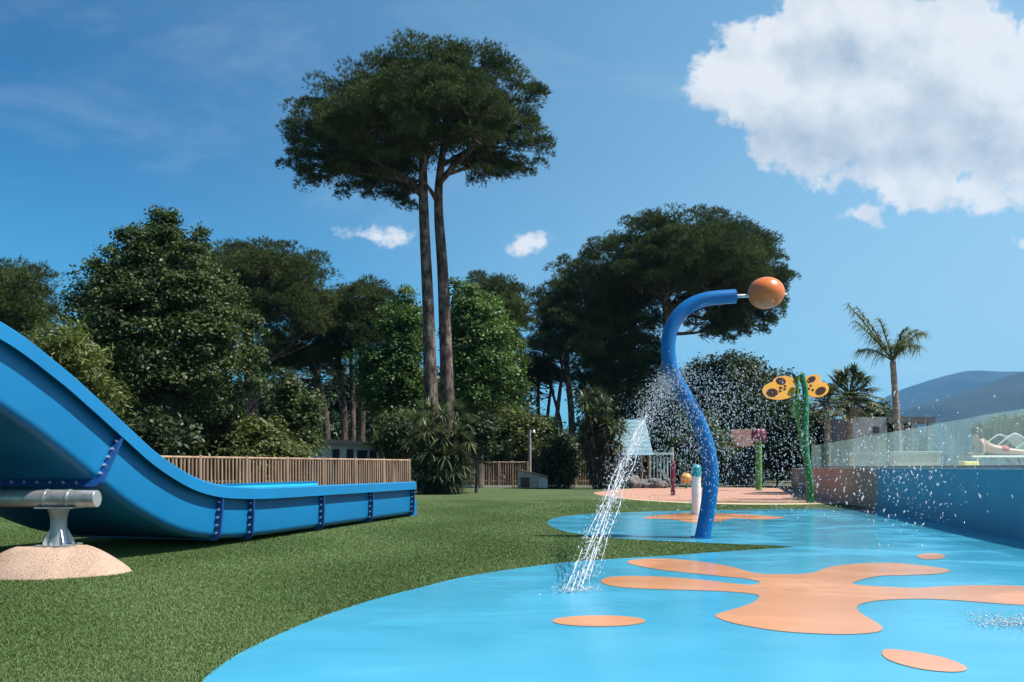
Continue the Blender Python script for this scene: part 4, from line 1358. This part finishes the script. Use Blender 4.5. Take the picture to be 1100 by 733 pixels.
# the butterfly on its curved green pole
Yb = 27.6
bf = empty('spray_butterfly', (*gp(870, 540), 0), 'curved green spray pole carrying a yellow butterfly with brown spots', 'spray pole')
sp = spline([wp(x, y, Yb) for x, y in ((870.5, 541), (870, 520), (867, 497), (865, 470), (865.5, 445), (865, 420), (861, 402))], 6)
mb = MB(); mb.tube(sp, [.125 - .035 * i / len(sp) for i in range(len(sp))], 20); mb.build('pole', M['green'], bf)
st = spline([wp(x, y, Yb + .25) for x, y in ((867, 505), (860, 470), (856, 440), (857, 404))], 6)
mb = MB(); mb.tube(st, [.06] * len(st), 14); mb.build('stalk', M['lime'], bf)
lf = [wp(x, y, Yb + .2) for x, y in ((851, 449), (850, 440), (853, 430), (857, 424), (860, 432), (861, 443), (858, 450))]
mb = MB(); mb.prism(lf, (0, .06, 0)); mb.build('leaf_paddle', M['lime'], bf)


def disc_outline(cx, cy, rx, ry, rot, Y, tilt=0, n=26):
    out = []; zc = wp(cx, 418, Y).z
    for k in range(n):
        a_ = 2 * math.pi * k / n
        x, y = rx * math.cos(a_), ry * math.sin(a_)
        x, y = x * math.cos(rot) - y * math.sin(rot), x * math.sin(rot) + y * math.cos(rot)
        p = wp(cx + x, cy + y, Y); p.y += .5 * (p.z - zc)
        out.append(p)
    return out


for side, parts_, spots in (
    (-1, [(836.7, 419.5, 18.2, 10.5, -.12), (843.5, 410, 12.5, 6.8, -.1)], [(829, 422, 6.3, 4.6, -.1), (840.5, 409, 5.2, 4, .1), (839, 416.5, 1.8, 1.3, 0), (843, 418, 1.6, 1.2, 0), (838, 420, 1.5, 1.1, 0), (844, 414.5, 1.4, 1, 0)]),
    (1, [(878, 418, 13, 9, -.25), (875, 407, 9.5, 5, -.35)], [(881.3, 420, 6.5, 3.8, -.5), (874, 407, 5, 3, -.5), (872, 414, 1.5, 1.3, 0), (869, 417.5, 1.4, 1.1, 0), (873, 419, 1.4, 1.1, 0)])):
    mb = MB()
    for j, (cx, cy, rx, ry, rot) in enumerate(parts_):
        mb.prism(disc_outline(cx, cy, rx, ry, rot, Yb + .10 + .012 * j), (0, .07, 0))
    wing = mb.build('wing', M['yellow'], bf)
    for (cx, cy, rx, ry, rot) in spots:
        mb = MB(); mb.prism(disc_outline(cx, cy, rx, ry, rot, Yb + .085, 0, 16), (0, .05, 0)); mb.build('spot', M['brown'], wing)

# ------------------------------------------------------------------ wall, glass, terrace
wall_line = spline([Vector(p) for p in ((6.75, 3, 0), (7.45, 7.5, 0), (8.46, 13.5, 0), (9.45, 18.6, 0), (10.25, 23, 0), (11.2, 28.6, 0), (11.95, 33, 0))], 8)
WT = 1.185


def ribbon(mb, line, z0, z1, th, off=0.):
    L_ = []
    for i, p in enumerate(line):
        tg = (line[min(i + 1, len(line) - 1)] - line[max(i - 1, 0)]).normalized()
        nr = Vector((tg.y, -tg.x, 0))
        L_.append((p + nr * off, p + nr * (off + th)))
    vs = []
    for a_, b_ in L_:
        vs += [(a_.x, a_.y, z0), (b_.x, b_.y, z0), (b_.x, b_.y, z1), (a_.x, a_.y, z1)]
    fs = [(3, 2, 1, 0), tuple(range(len(vs) - 4, len(vs)))]
    for i in range(len(L_) - 1):
        for k in range(4):
            q = (k + 1) % 4
            fs.append((i * 4 + k, i * 4 + q, i * 4 + 4 + q, i * 4 + 4 + k))
    mb.smooth = False
    mb.add(vs, fs)


isp = min(range(len(wall_line)), key=lambda i: abs(wall_line[i].y - 23.0))
wl = empty('pool_wall', (wall_line[10].x, wall_line[10].y, 0), 'low curved wall, blue near and peach further off, under the glass', 'wall')
mb = MB(); ribbon(mb, wall_line[:isp + 1], -.02, WT - .03, .22); mb.build('wall_face', M['wallblue'], wl)['label'] = 'blue painted stretch'
mb = MB(); ribbon(mb, wall_line[isp:], -.02, WT - .03, .22); mb.build('wall_face', M['wallpeach'], wl)['label'] = 'peach painted stretch'
mb = MB(); ribbon(mb, wall_line, WT - .03, WT, .26, -.02); mb.build('coping', M['coping'], wl)
gl = empty('glass_balustrade', (wall_line[10].x, wall_line[10].y, WT), 'row of clear greenish glass panels standing on the curved wall', 'balustrade')
i = 0
while i < len(wall_line) - 1:
    j = min(i + 4, len(wall_line) - 1)
    a_, b_ = wall_line[i], wall_line[j]
    d = (b_ - a_).normalized()
    mb = MB(); ribbon(mb, [a_ + d * .005, b_ - d * .005], WT + .002, WT + (1.0 - .14 * max(0, (a_.y - 15) / 18)), .014, .10); mb.build('glass_panel', M['glass'], gl)
    i = j
mb = MB(); ribbon(mb, wall_line, WT + .001, WT + .05, .03, .06); mb.build('base_channel', M['steel'], gl)
ter = [(p.x + .12, p.y) for p in wall_line] + [(16, 47), (48, 47), (48, 3)]
sheet('terrace', ter, 1.13, M['terrace'])
mb = MB(); mb.smooth = False
cl_ = [wall_line[-1] + Vector((.12, 0, 0)), Vector((16, 47, 0)), Vector((48, 47, 0))]
ribbon(mb, cl_, -.02, 1.125, .2, 0); ob = mb.build('terrace_wall', M['greyrender']); props(ob, 'plain grey retaining wall closing the terrace behind the palms', 'wall')

# grey flat roofed building behind the palms
Yg = 44.
x0, x1, x2 = wp(916, 0, Yg).x, wp(953, 0, Yg).x, wp(1004, 0, Yg).x
zt = wp(0, 448, Yg).z
bl = empty('flat_roof_building', ((x0 + x2) / 2, Yg + 2.5, 1.13), 'low modern grey building with a dark flat canopy behind the palm', 'building')
mb = MB(); mb.box(((x0 + x1) / 2, Yg + 2.5, (zt + 1.1) / 2), (x1 - x0, 5, zt - 1.1)); mb.build('wall', M['greyrender'], bl)
mb = MB(); mb.box(((x1 + x2) / 2, Yg + 3.5, (zt + .9) / 2), (x2 - x1 - .1, 3, zt - 1.6)); mb.build('wall', M['charcoal'], bl)['label'] = 'dark recessed wall'
mb = MB(); mb.box(((x1 + x2) / 2 + .01, Yg + 2.45, zt - .15), (x2 - x1, 5.1, .3)); mb.build('roof', M['charcoal'], bl)
wc = wp(941, 462, Yg)
mb = MB(); mb.box((wc.x, Yg - .01, wc.z), (.34, .06, .34)); wn = mb.build('window', M['dark'], bl)
mb = MB(); mb.box((wc.x, Yg - .045, wc.z), (.26, .02, .26)); mb.build('pane', M['shadowglass'], wn)
for px in (972, 984, 1002):
    q = wp(px, 0, Yg); mb = MB(); mb.box((q.x - .1, Yg + .2, (zt + .83) / 2), (.16, .16, zt - 1.43)); mb.build('column', M['greyrender'], bl)
for px in (962, 978, 993):
    q = wp(px, 470, Yg + 1.95); mb = MB(); mb.box((q.x, Yg + 1.97, 2.1), (.55, .05, 1.8)); f_ = mb.build('window', M['dark'], bl)
    mb = MB(); mb.box((q.x, Yg + 1.94, 2.1), (.45, .02, 1.68)); mb.build('pane', M['shadowglass'], f_)
# low beige planter wall on the terrace
q0, q1 = wp(957, 0, 24), wp(1008, 0, 24)
mb = MB(); mb.box(((q0.x + q1.x) / 2, 24, 1.38), (q1.x - q0.x, .3, .5)); mb.box(((q0.x + q1.x) / 2, 24, 1.645), (q1.x - q0.x + .06, .36, .03))
props(mb.build('low_wall', M['beige'], None, .01), 'low beige rendered wall on the terrace behind the glass', 'wall')

# lounger and bather behind the glass
Yl = 18.2
lc = wp(1075, 0, Yl)
lz = 1.13
lo = empty('sun_lounger', (lc.x + .4, Yl, lz), 'white framed sun lounger behind the glass at the right edge', 'sun lounger')
mb = MB()
xa, xb = wp(1036, 0, Yl).x, wp(1036, 0, Yl).x + 2.0
for dy in (-.3, .3):
    mb.tube([(xa, Yl + dy, lz + .3), (xb, Yl + dy, lz + .3)], .02, 10)
    for xx_ in (xa + .12, xb - .12): mb.tube([(xx_, Yl + dy, lz + .3), (xx_, Yl + dy, lz)], .018, 10)
mb.build('frame', M['white'], lo)
mb = MB(); mb.box(((xa + xb) / 2, Yl, lz + .315), (xb - xa - .04, .56, .02)); mb.build('sling', M['fabric'], lo)
l2x, l2y = wp(1064, 0, 19.4).x, 19.4
l2 = empty('sun_lounger', (l2x + .9, l2y, lz), 'raised back of a white tube lounger behind the bather', 'sun lounger')
mb = MB()
for dy in (-.3, .3):
    mb.tube(spline([(l2x, l2y + dy, lz + .58), (l2x + .28, l2y + dy, lz + .80), (l2x + .45, l2y + dy, lz + .84), (l2x + .75, l2y + dy, lz + .62), (l2x + 1.05, l2y + dy, lz + .3), (l2x + 2.2, l2y + dy, lz + .3)], 5), .018, 10)
    mb.tube([(l2x + .35, l2y + dy, lz + .45), (l2x + .75, l2y + dy, lz + .75)], .016, 10)
    mb.tube([(l2x + .35, l2y + dy, lz + .45), (l2x + 1.1, l2y + dy, lz)], .018, 10)
    mb.tube([(l2x + 2.1, l2y + dy, lz + .3), (l2x + 2.1, l2y + dy, lz)], .018, 10)
mb.build('frame', M['white'], l2)
mb = MB(); mb.prism([(l2x + .45, l2y - .28, lz + .82), (l2x + .45, l2y + .28, lz + .82), (l2x + 1.05, l2y + .28, lz + .31), (l2x + 1.05, l2y - .28, lz + .31)], (.012, 0, .012)); mb.box((l2x + 1.62, l2y, lz + .31), (1.1, .56, .014)); mb.build('sling', M['fabric'], l2)
mb = MB(); tw = wp(1033, 0, Yl - .15)
mb.box((tw.x, Yl - .42, lz + .10), (.42, .22, .19), .2, None, (.9, .9)); props(mb.build('towel', M['towel'], None, .03), 'yellow bundled towel on the terrace in front of the bather', 'towel')


def skin_chain(name, joints, edges, radii, m, parent, sub=2):
    me = D.meshes.new(name)
    off = wloc(parent)
    me.from_pydata([tuple(Vector(j) - off) for j in joints], edges, [])
    o = link(name, me, m, parent)
    sk = o.modifiers.new('skin', 'SKIN'); sk.use_smooth_shade = True
    layer = me.skin_vertices[0] if me.skin_vertices else None
    if layer is None:
        bpy.context.view_layer.objects.active = o
        bpy.ops.mesh.customdata_skin_add()
        layer = me.skin_vertices[0]
    for k, r_ in enumerate(radii):
        layer.data[k].radius = (r_, r_) if not hasattr(r_, '__len__') else r_
        layer.data[k].use_root = (k == 0)
    s = o.modifiers.new('subdivision', 'SUBSURF'); s.levels = sub; s.render_levels = sub
    return o


# she lies on her front, propped on her elbows, facing left
hx = wp(1046, 0, Yl).x
zs = lz + .325
body = empty('person', (hx + .6, Yl, zs), 'dark haired bather lying propped on the elbows on the near lounger', 'person')
J = [(hx + .62, Yl, zs + .11), (hx + .40, Yl, zs + .13), (hx + .20, Yl, zs + .23), (hx + .09, Yl, zs + .32), (hx + .03, Yl - .01, zs + .40), (hx - .015, Yl - .02, zs + .50),
     (hx + .10, Yl - .17, zs + .29), (hx + .09, Yl - .22, zs + .05), (hx - .12, Yl - .12, zs + .04), (hx - .20, Yl - .09, zs + .035),
     (hx + .10, Yl + .17, zs + .29), (hx + .09, Yl + .22, zs + .05), (hx - .12, Yl + .12, zs + .04), (hx - .20, Yl + .09, zs + .035),
     (hx + .72, Yl - .09, zs + .09), (hx + 1.12, Yl - .10, zs + .065), (hx + 1.5, Yl - .10, zs + .05), (hx + 1.62, Yl - .10, zs + .03),
     (hx + .72, Yl + .09, zs + .09), (hx + 1.12, Yl + .10, zs + .065), (hx + 1.5, Yl + .10, zs + .05), (hx + 1.62, Yl + .10, zs + .03)]
E = [(0, 1), (1, 2), (2, 3), (3, 4), (4, 5), (3, 6), (6, 7), (7, 8), (8, 9), (3, 10), (10, 11), (11, 12), (12, 13), (0, 14), (14, 15), (15, 16), (16, 17), (0, 18), (18, 19), (19, 20), (20, 21)]
Rr = [(.13, .15), (.10, .12), (.11, .14), .085, .055, (.10, .11), .055, .042, .032, .026, .055, .042, .032, .026, .085, .06, .035, .03, .085, .06, .035, .03]
skin_chain('body', J, E, Rr, M['skin'], body)
mb = MB(); mb.ball((hx + .045, Yl + .01, zs + .545), (.105, .112, .10), 20, 12); mb.ball((hx + .12, Yl + .01, zs + .44), (.075, .12, .17), 16, 10); mb.build('hair', M['hair'], body)
mb = MB(); mb.ball((hx + .64, Yl, zs + .13), (.15, .165, .105), 20, 12); mb.build('swimwear', M['swim'], body)

# ------------------------------------------------------------------ fences
def picket_fence(name, label, A, B, height, nbay, mname='wood', post_h=.06):
    A, B = Vector((*A, 0)), Vector((*B, 0))
    root = empty(name, (A + B) / 2, label, 'fence')
    d = (B - A).normalized(); L_ = (B - A).length
    nn = Vector((d.y, -d.x, 0))
    if nn.y > 0: nn = -nn
    rs = random.Random(int(L_ * 100))
    for k in range(nbay + 1):
        p = A + d * L_ * k / nbay
        mb = MB(); mb.tube([p + Vector((0, 0, -.05)), p + Vector((0, 0, height + post_h))], .062, 12); mb.build('post', M[mname], root)
    for k in range(nbay):
        a_ = A + d * (L_ * k / nbay + .07); b_ = A + d * (L_ * (k + 1) / nbay - .07)
        mb = MB()
        q = a_.copy(); ll = (b_ - a_).length
        m_ = max(3, int(ll / .135))
        for j in range(m_):
            p = a_ + d * ll * (j + .5) / m_ + d * rs.uniform(-.012, .012)
            r_ = rs.uniform(.034, .044); hh = height - .05 + rs.uniform(-.02, .012)
            ln = d * rs.uniform(-.012, .012)
            mb.tube([p + Vector((0, 0, .03)), p + ln + Vector((0, 0, hh))], r_, 7)
        mb.build('picket_panel', M[mname], root)
    for z in (height - .02, .32):
        mb = MB(); off = nn * (.0 if z > .5 else -.06)
        mb.tube([A + off + Vector((0, 0, z)), B + off + Vector((0, 0, z))], .045 if z > .5 else .04, 10); mb.build('rail', M[mname], root)
    return root


picket_fence('picket_fence', 'long wooden picket fence behind the blue slide', (-9.95, 22.3), (-4.30, 34.2), 1.5, 7)
picket_fence('picket_fence', 'wooden picket fence between the yucca clump and the grey box', (-4.2, 48.2), (.9, 48.2), 1.5, 3)
picket_fence('picket_fence', 'short wooden picket fence beside the tall yucca tree', (3.7, 47.8), (6.3, 47.8), 1.5, 2)
mb = MB(); mb.box((1.2, 47.4, .05), (10.2, .16, .14)); ob = mb.build('kerb', M['beige'], None, .01); ob['kind'] = 'structure'

# black railing beyond the peach surface
q0, q1 = wp(768, 0, 52), wp(868, 0, 52)
rl = empty('metal_railing', ((q0.x + q1.x) / 2, 52, 0), 'black metal railing before the red roofed hut', 'railing')
mb = MB()
for z in (.2, 1.15): mb.box(((q0.x + q1.x) / 2, 52, z), (q1.x - q0.x, .05, .06))
mb.build('rail', M['dark'], rl)
mb = MB(); x = q0.x
while x < q1.x: mb.box((x, 52, .66), (.03, .03, .92)); x += .14
mb.build('baluster_panel', M['dark'], rl)
for k in range(4):
    x = q0.x + (q1.x - q0.x) * k / 3
    mb = MB(); mb.box((x, 51.98, .62), (.09, .09, 1.3)); mb.build('post', M['dark'], rl)

# red roofed hut
c = wp(800, 0, 55); w_ = 1.45
hu = empty('hut', (c.x, 55, 0), 'dark hut with a red tiled roof behind the lime stalk', 'hut')
zt, ze = wp(0, 461, 55).z, wp(0, 480, 55).z
mb = MB(); mb.box((c.x, 55.3, ze / 2), (2.3, 2.2, ze)); mb.build('wall', M['charcoal'], hu)
mb = MB(); mb.smooth = False
a_ = [(c.x - w_ - .2, 53.9, ze), (c.x + w_, 53.9, ze), (c.x + w_, 56.8, ze), (c.x - w_ - .2, 56.8, ze)]
b_ = [(c.x - .7, 55.2, zt), (c.x + .6, 55.2, zt), (c.x + .6, 55.5, zt), (c.x - .7, 55.5, zt)]
mb.add(a_ + b_ + [(x_, y_, z_ - .1) for x_, y_, z_ in a_], [(0, 1, 5, 4), (1, 2, 6, 5), (2, 3, 7, 6), (3, 0, 4, 7), (4, 5, 6, 7), (8, 9, 1, 0), (9, 10, 2, 1), (10, 11, 3, 2), (11, 8, 0, 3), (11, 10, 9, 8)])
mb.build('roof', M['terracotta'], hu)
mb = MB(); mb.box((c.x - .1, 54.18, 1.55), (1.7, .08, .85)); f_ = mb.build('window', M['greyrender'], hu)
mb = MB(); mb.box((c.x - .1, 54.13, 1.55), (1.56, .02, .72)); mb.build('pane', M['shadowglass'], f_)

# play house with the pale blue roof
Yp = 49.
ph = empty('play_house', (wp(690, 0, Yp).x, Yp, 0), 'wooden play house with a steep pale blue plank roof and a small chute', 'play house')
rl_, rr_, rt0, rt1 = wp(652, 489, Yp - 1.1), wp(702, 489, Yp - 1.1), wp(667, 450, Yp), wp(692.5, 450, Yp)
mb = MB(); mb.smooth = False
NPL = 9
for k in range(NPL):                                     # overlapping planks
    f0, f1 = k / NPL, (k + 1.15) / NPL
    A0, B0 = rl_.lerp(rt0, f0), rr_.lerp(rt1, f0); A1, B1 = rl_.lerp(rt0, min(1, f1)), rr_.lerp(rt1, min(1, f1))
    lift = Vector((0, -.02, 0)); bk = Vector((0, .035, 0))
    mb.prism([A0 + lift, B0 + lift, B1, A1], bk)
back = [Vector((p.x, 2 * Yp - p.y, p.z)) for p in (rl_, rr_, rt1, rt0)]
mb.prism(back, (0, -.04, 0))
mb.prism([rl_ + Vector((.03, .04, 0)), rt0 + Vector((.03, .0, -.02)), back[0] + Vector((.03, -.04, 0))], (.03, 0, 0)); mb.prism([rr_ + Vector((-.06, .04, 0)), rt1 + Vector((-.06, 0, -.02)), back[1] + Vector((-.06, -.04, 0))], (.03, 0, 0))
mb.build('roof', M['roofblue'], ph)
for px, top, dy in ((656, 489, -.9), (689, 488, -.9), (697, 488, -.9), (656, 489, .9), (697, 489, .9), (722, 481, -.6)):
    q = wp(px, top, Yp + dy); mb = MB(); mb.tube([(q.x, q.y, -.03), (q.x, q.y, q.z + .03)], .10, 10); mb.build('post', M['wood' if px < 720 else 'greywood'], ph)
q0, q1 = wp(697, 487.5, Yp - .75), wp(722, 487.5, Yp - .75)
mb = MB(); mb.box(((q0.x + q1.x) / 2, q0.y, q0.z), (q1.x - q0.x, .12, .14)); mb.build('beam', M['palegreen'], ph)
mb = MB(); x = q0.x + .12
while x < q1.x: mb.box((x, q0.y + .1, 1.15), (.085, .04, 1.3)); x += .2
mb.build('slat_panel', M['palegreen'], ph)
mb = MB(); mb.box(((rl_.x + rr_.x) / 2, Yp, .95), (2.4, 1.7, .08)); mb.build('deck', M['wood'], ph)
s0, s1 = wp(708, 506, Yp - 1.0), wp(722, 520, Yp - 1.6)
mb = MB(); mb.prism([s0 + Vector((0, -.2, 0)), s1 + Vector((0, -.2, 0)), s1 + Vector((0, .2, 0)), s0 + Vector((0, .2, 0))], (0, 0, .05))
mb.prism([s0 + Vector((0, -.22, -.02)), s1 + Vector((0, -.22, -.02)), s1 + Vector((0, -.22, .16)), s0 + Vector((0, -.22, .16))], (0, .03, 0)); mb.prism([s0 + Vector((0, .2, -.02)), s1 + Vector((0, .2, -.02)), s1 + Vector((0, .2, .16)), s0 + Vector((0, .2, .16))], (0, .03, 0))
mb.build('chute', M['white'], ph)

# rocks at the foot of the play house
rs = random.Random(77)
ROCKS = [(680, 522, .55, 'brown rock heaped at the left foot of the play house'), (692, 523, .42, 'rock between the play house posts'), (703, 523, .48, 'dark rock right of the play house posts'), (712, 524, .34, 'smallest rock in front of the white chute')]
for k, (px, py, s, lab) in enumerate(ROCKS):
    bm = bmesh.new(); bmesh.ops.create_icosphere(bm, subdivisions=3, radius=s)
    for v in bm.verts:
        n_ = v.co.normalized()
        v.co *= 1 + .18 * math.sin(n_.x * 5 + k) * math.cos(n_.y * 4 + k * 2) + .08 * math.sin(n_.z * 9 + k) + rs.uniform(-.02, .02)
        v.co.z *= .8
    x_, y_ = gp(px, HY + F * H / 46.8)
    for v in bm.verts: v.co.z += s * .45
    for f_ in bm.faces: f_.smooth = True
    me = D.meshes.new('rock'); bm.to_mesh(me); bm.free()
    ob = link('rock', me, M['rock']); ob.location = (x_, y_, 0); ob.rotation_euler = (0, 0, k)
    props(ob, lab, 'rock', 'rocks at the foot of the play house')

# grey cabin behind the first fence
Yc = 41.
x0, x1 = wp(333, 0, Yc).x, wp(415, 0, Yc).x
zt = wp(0, 476, Yc).z
cb = empty('cabin', ((x0 + x1) / 2, Yc + 1.5, 0), 'pale grey mobile home with a dark flat roof behind the fence', 'mobile home')
mb = MB(); mb.box(((x0 + x1) / 2, Yc + 1.5, zt / 2), (x1 - x0, 3, zt)); mb.build('wall', M['cabin'], cb)
mb = MB(); mb.smooth = False
y0_, y1_ = Yc - .3, Yc + 3.3
mb.prism([(x0 - .25, y0_, zt + .002), (x1 + .1, y0_, zt - .12), (x1 + .1, y0_, zt), (x0 + .6, y0_, zt + .2), (x0 - .25, y0_, zt + .12)], (0, y1_ - y0_, 0))
mb.build('roof', M['charcoal'], cb)
for px, w_, z0_, z1_ in ((361, .36, 1.35, 2.1), (376, .34, .5, 2.1), (389, .5, 1.35, 2.05), (401, .34, 1.35, 2.05)):
    q = wp(px, 0, Yc); mb = MB(); mb.box((q.x, Yc - .02, (z0_ + z1_) / 2), (w_, .06, z1_ - z0_)); f_ = mb.build('window' if z0_ > 1 else 'door', M['dark'], cb)
    mb = MB(); mb.box((q.x, Yc - .055, (z0_ + z1_) / 2), (w_ - .08, .02, z1_ - z0_ - .08)); mb.build('pane', M['shadowglass'], f_)
q = wp(409, 0, Yc); mb = MB(); mb.box((q.x + .02, Yc - .02, 1.72), (.42, .05, .6)); mb.build('panel', M['white'], cb)

# wooden lamp post and a thin lamp mast
def lamp(name, label, px, Y, top, r, m, head):
    x, y = gp(px, HY + F * H / Y); z = wp(px, top, Y).z
    o = empty(name, (x, y, 0), label, 'lamp post')
    mb = MB(); mb.tube([(x, y, -.05), (x, y, z)], [r, r * .9], 12); mb.build('post', M[m], o)
    mb = MB(); mb.tube([(x - .02, y, z - .12), (x + .28, y, z - .04)], .028, 8); mb.build('arm', M['steel'], o)
    mb = MB(); mb.tube([(x + .24, y, z - .16), (x + .24, y, z + .02)], [head, head * .6], 14); mb.build('lamp_head', M['white'], o)


lamp('lamp_post', 'weathered wooden lamp post behind the grey box', 569, 50, 462, .105, 'greywood', .11)
lamp('lamp_post', 'thin grey lamp mast behind the slide and the left fence', 193, 30, 438, .035, 'steel', .06)

# grey box with the slanted lid
Yx = 45.6
bx = empty('storage_box', (*gp(571, HY + F * H / Yx), 0), 'grey weathered box with a slanted lid on the far lawn edge', 'box')
xl, xr = wp(556, 0, Yx).x, wp(589, 0, Yx).x
mb = MB(); mb.smooth = False
mb.prism([(xl, Yx, .03), (xr, Yx, .03), (xr - .05, Yx, .62), (xl + .02, Yx, 1.05)], (0, .9, 0)); mb.build('body', M['greywood'], bx, .015)
mb = MB(); mb.prism([(xl - .12, Yx - .07, 1.08), (xr + .02, Yx - .07, .64), (xr + .02, Yx - .07, .70), (xl - .10, Yx - .07, 1.15)], (0, 1.04, 0)); mb.build('lid', M['wood'], bx)
mb = MB(); mb.box((xl + .42, Yx - .012, .36), (.5, .03, .55)); mb.build('opening_shade', M['dark'], bx)  # dark slab on the closed front, standing in for shade inside the box
mb = MB(); mb.box((xr - .3, Yx - .03, .30), (.5, .05, .5)); mb.build('side_panel', M['cabin'], bx)
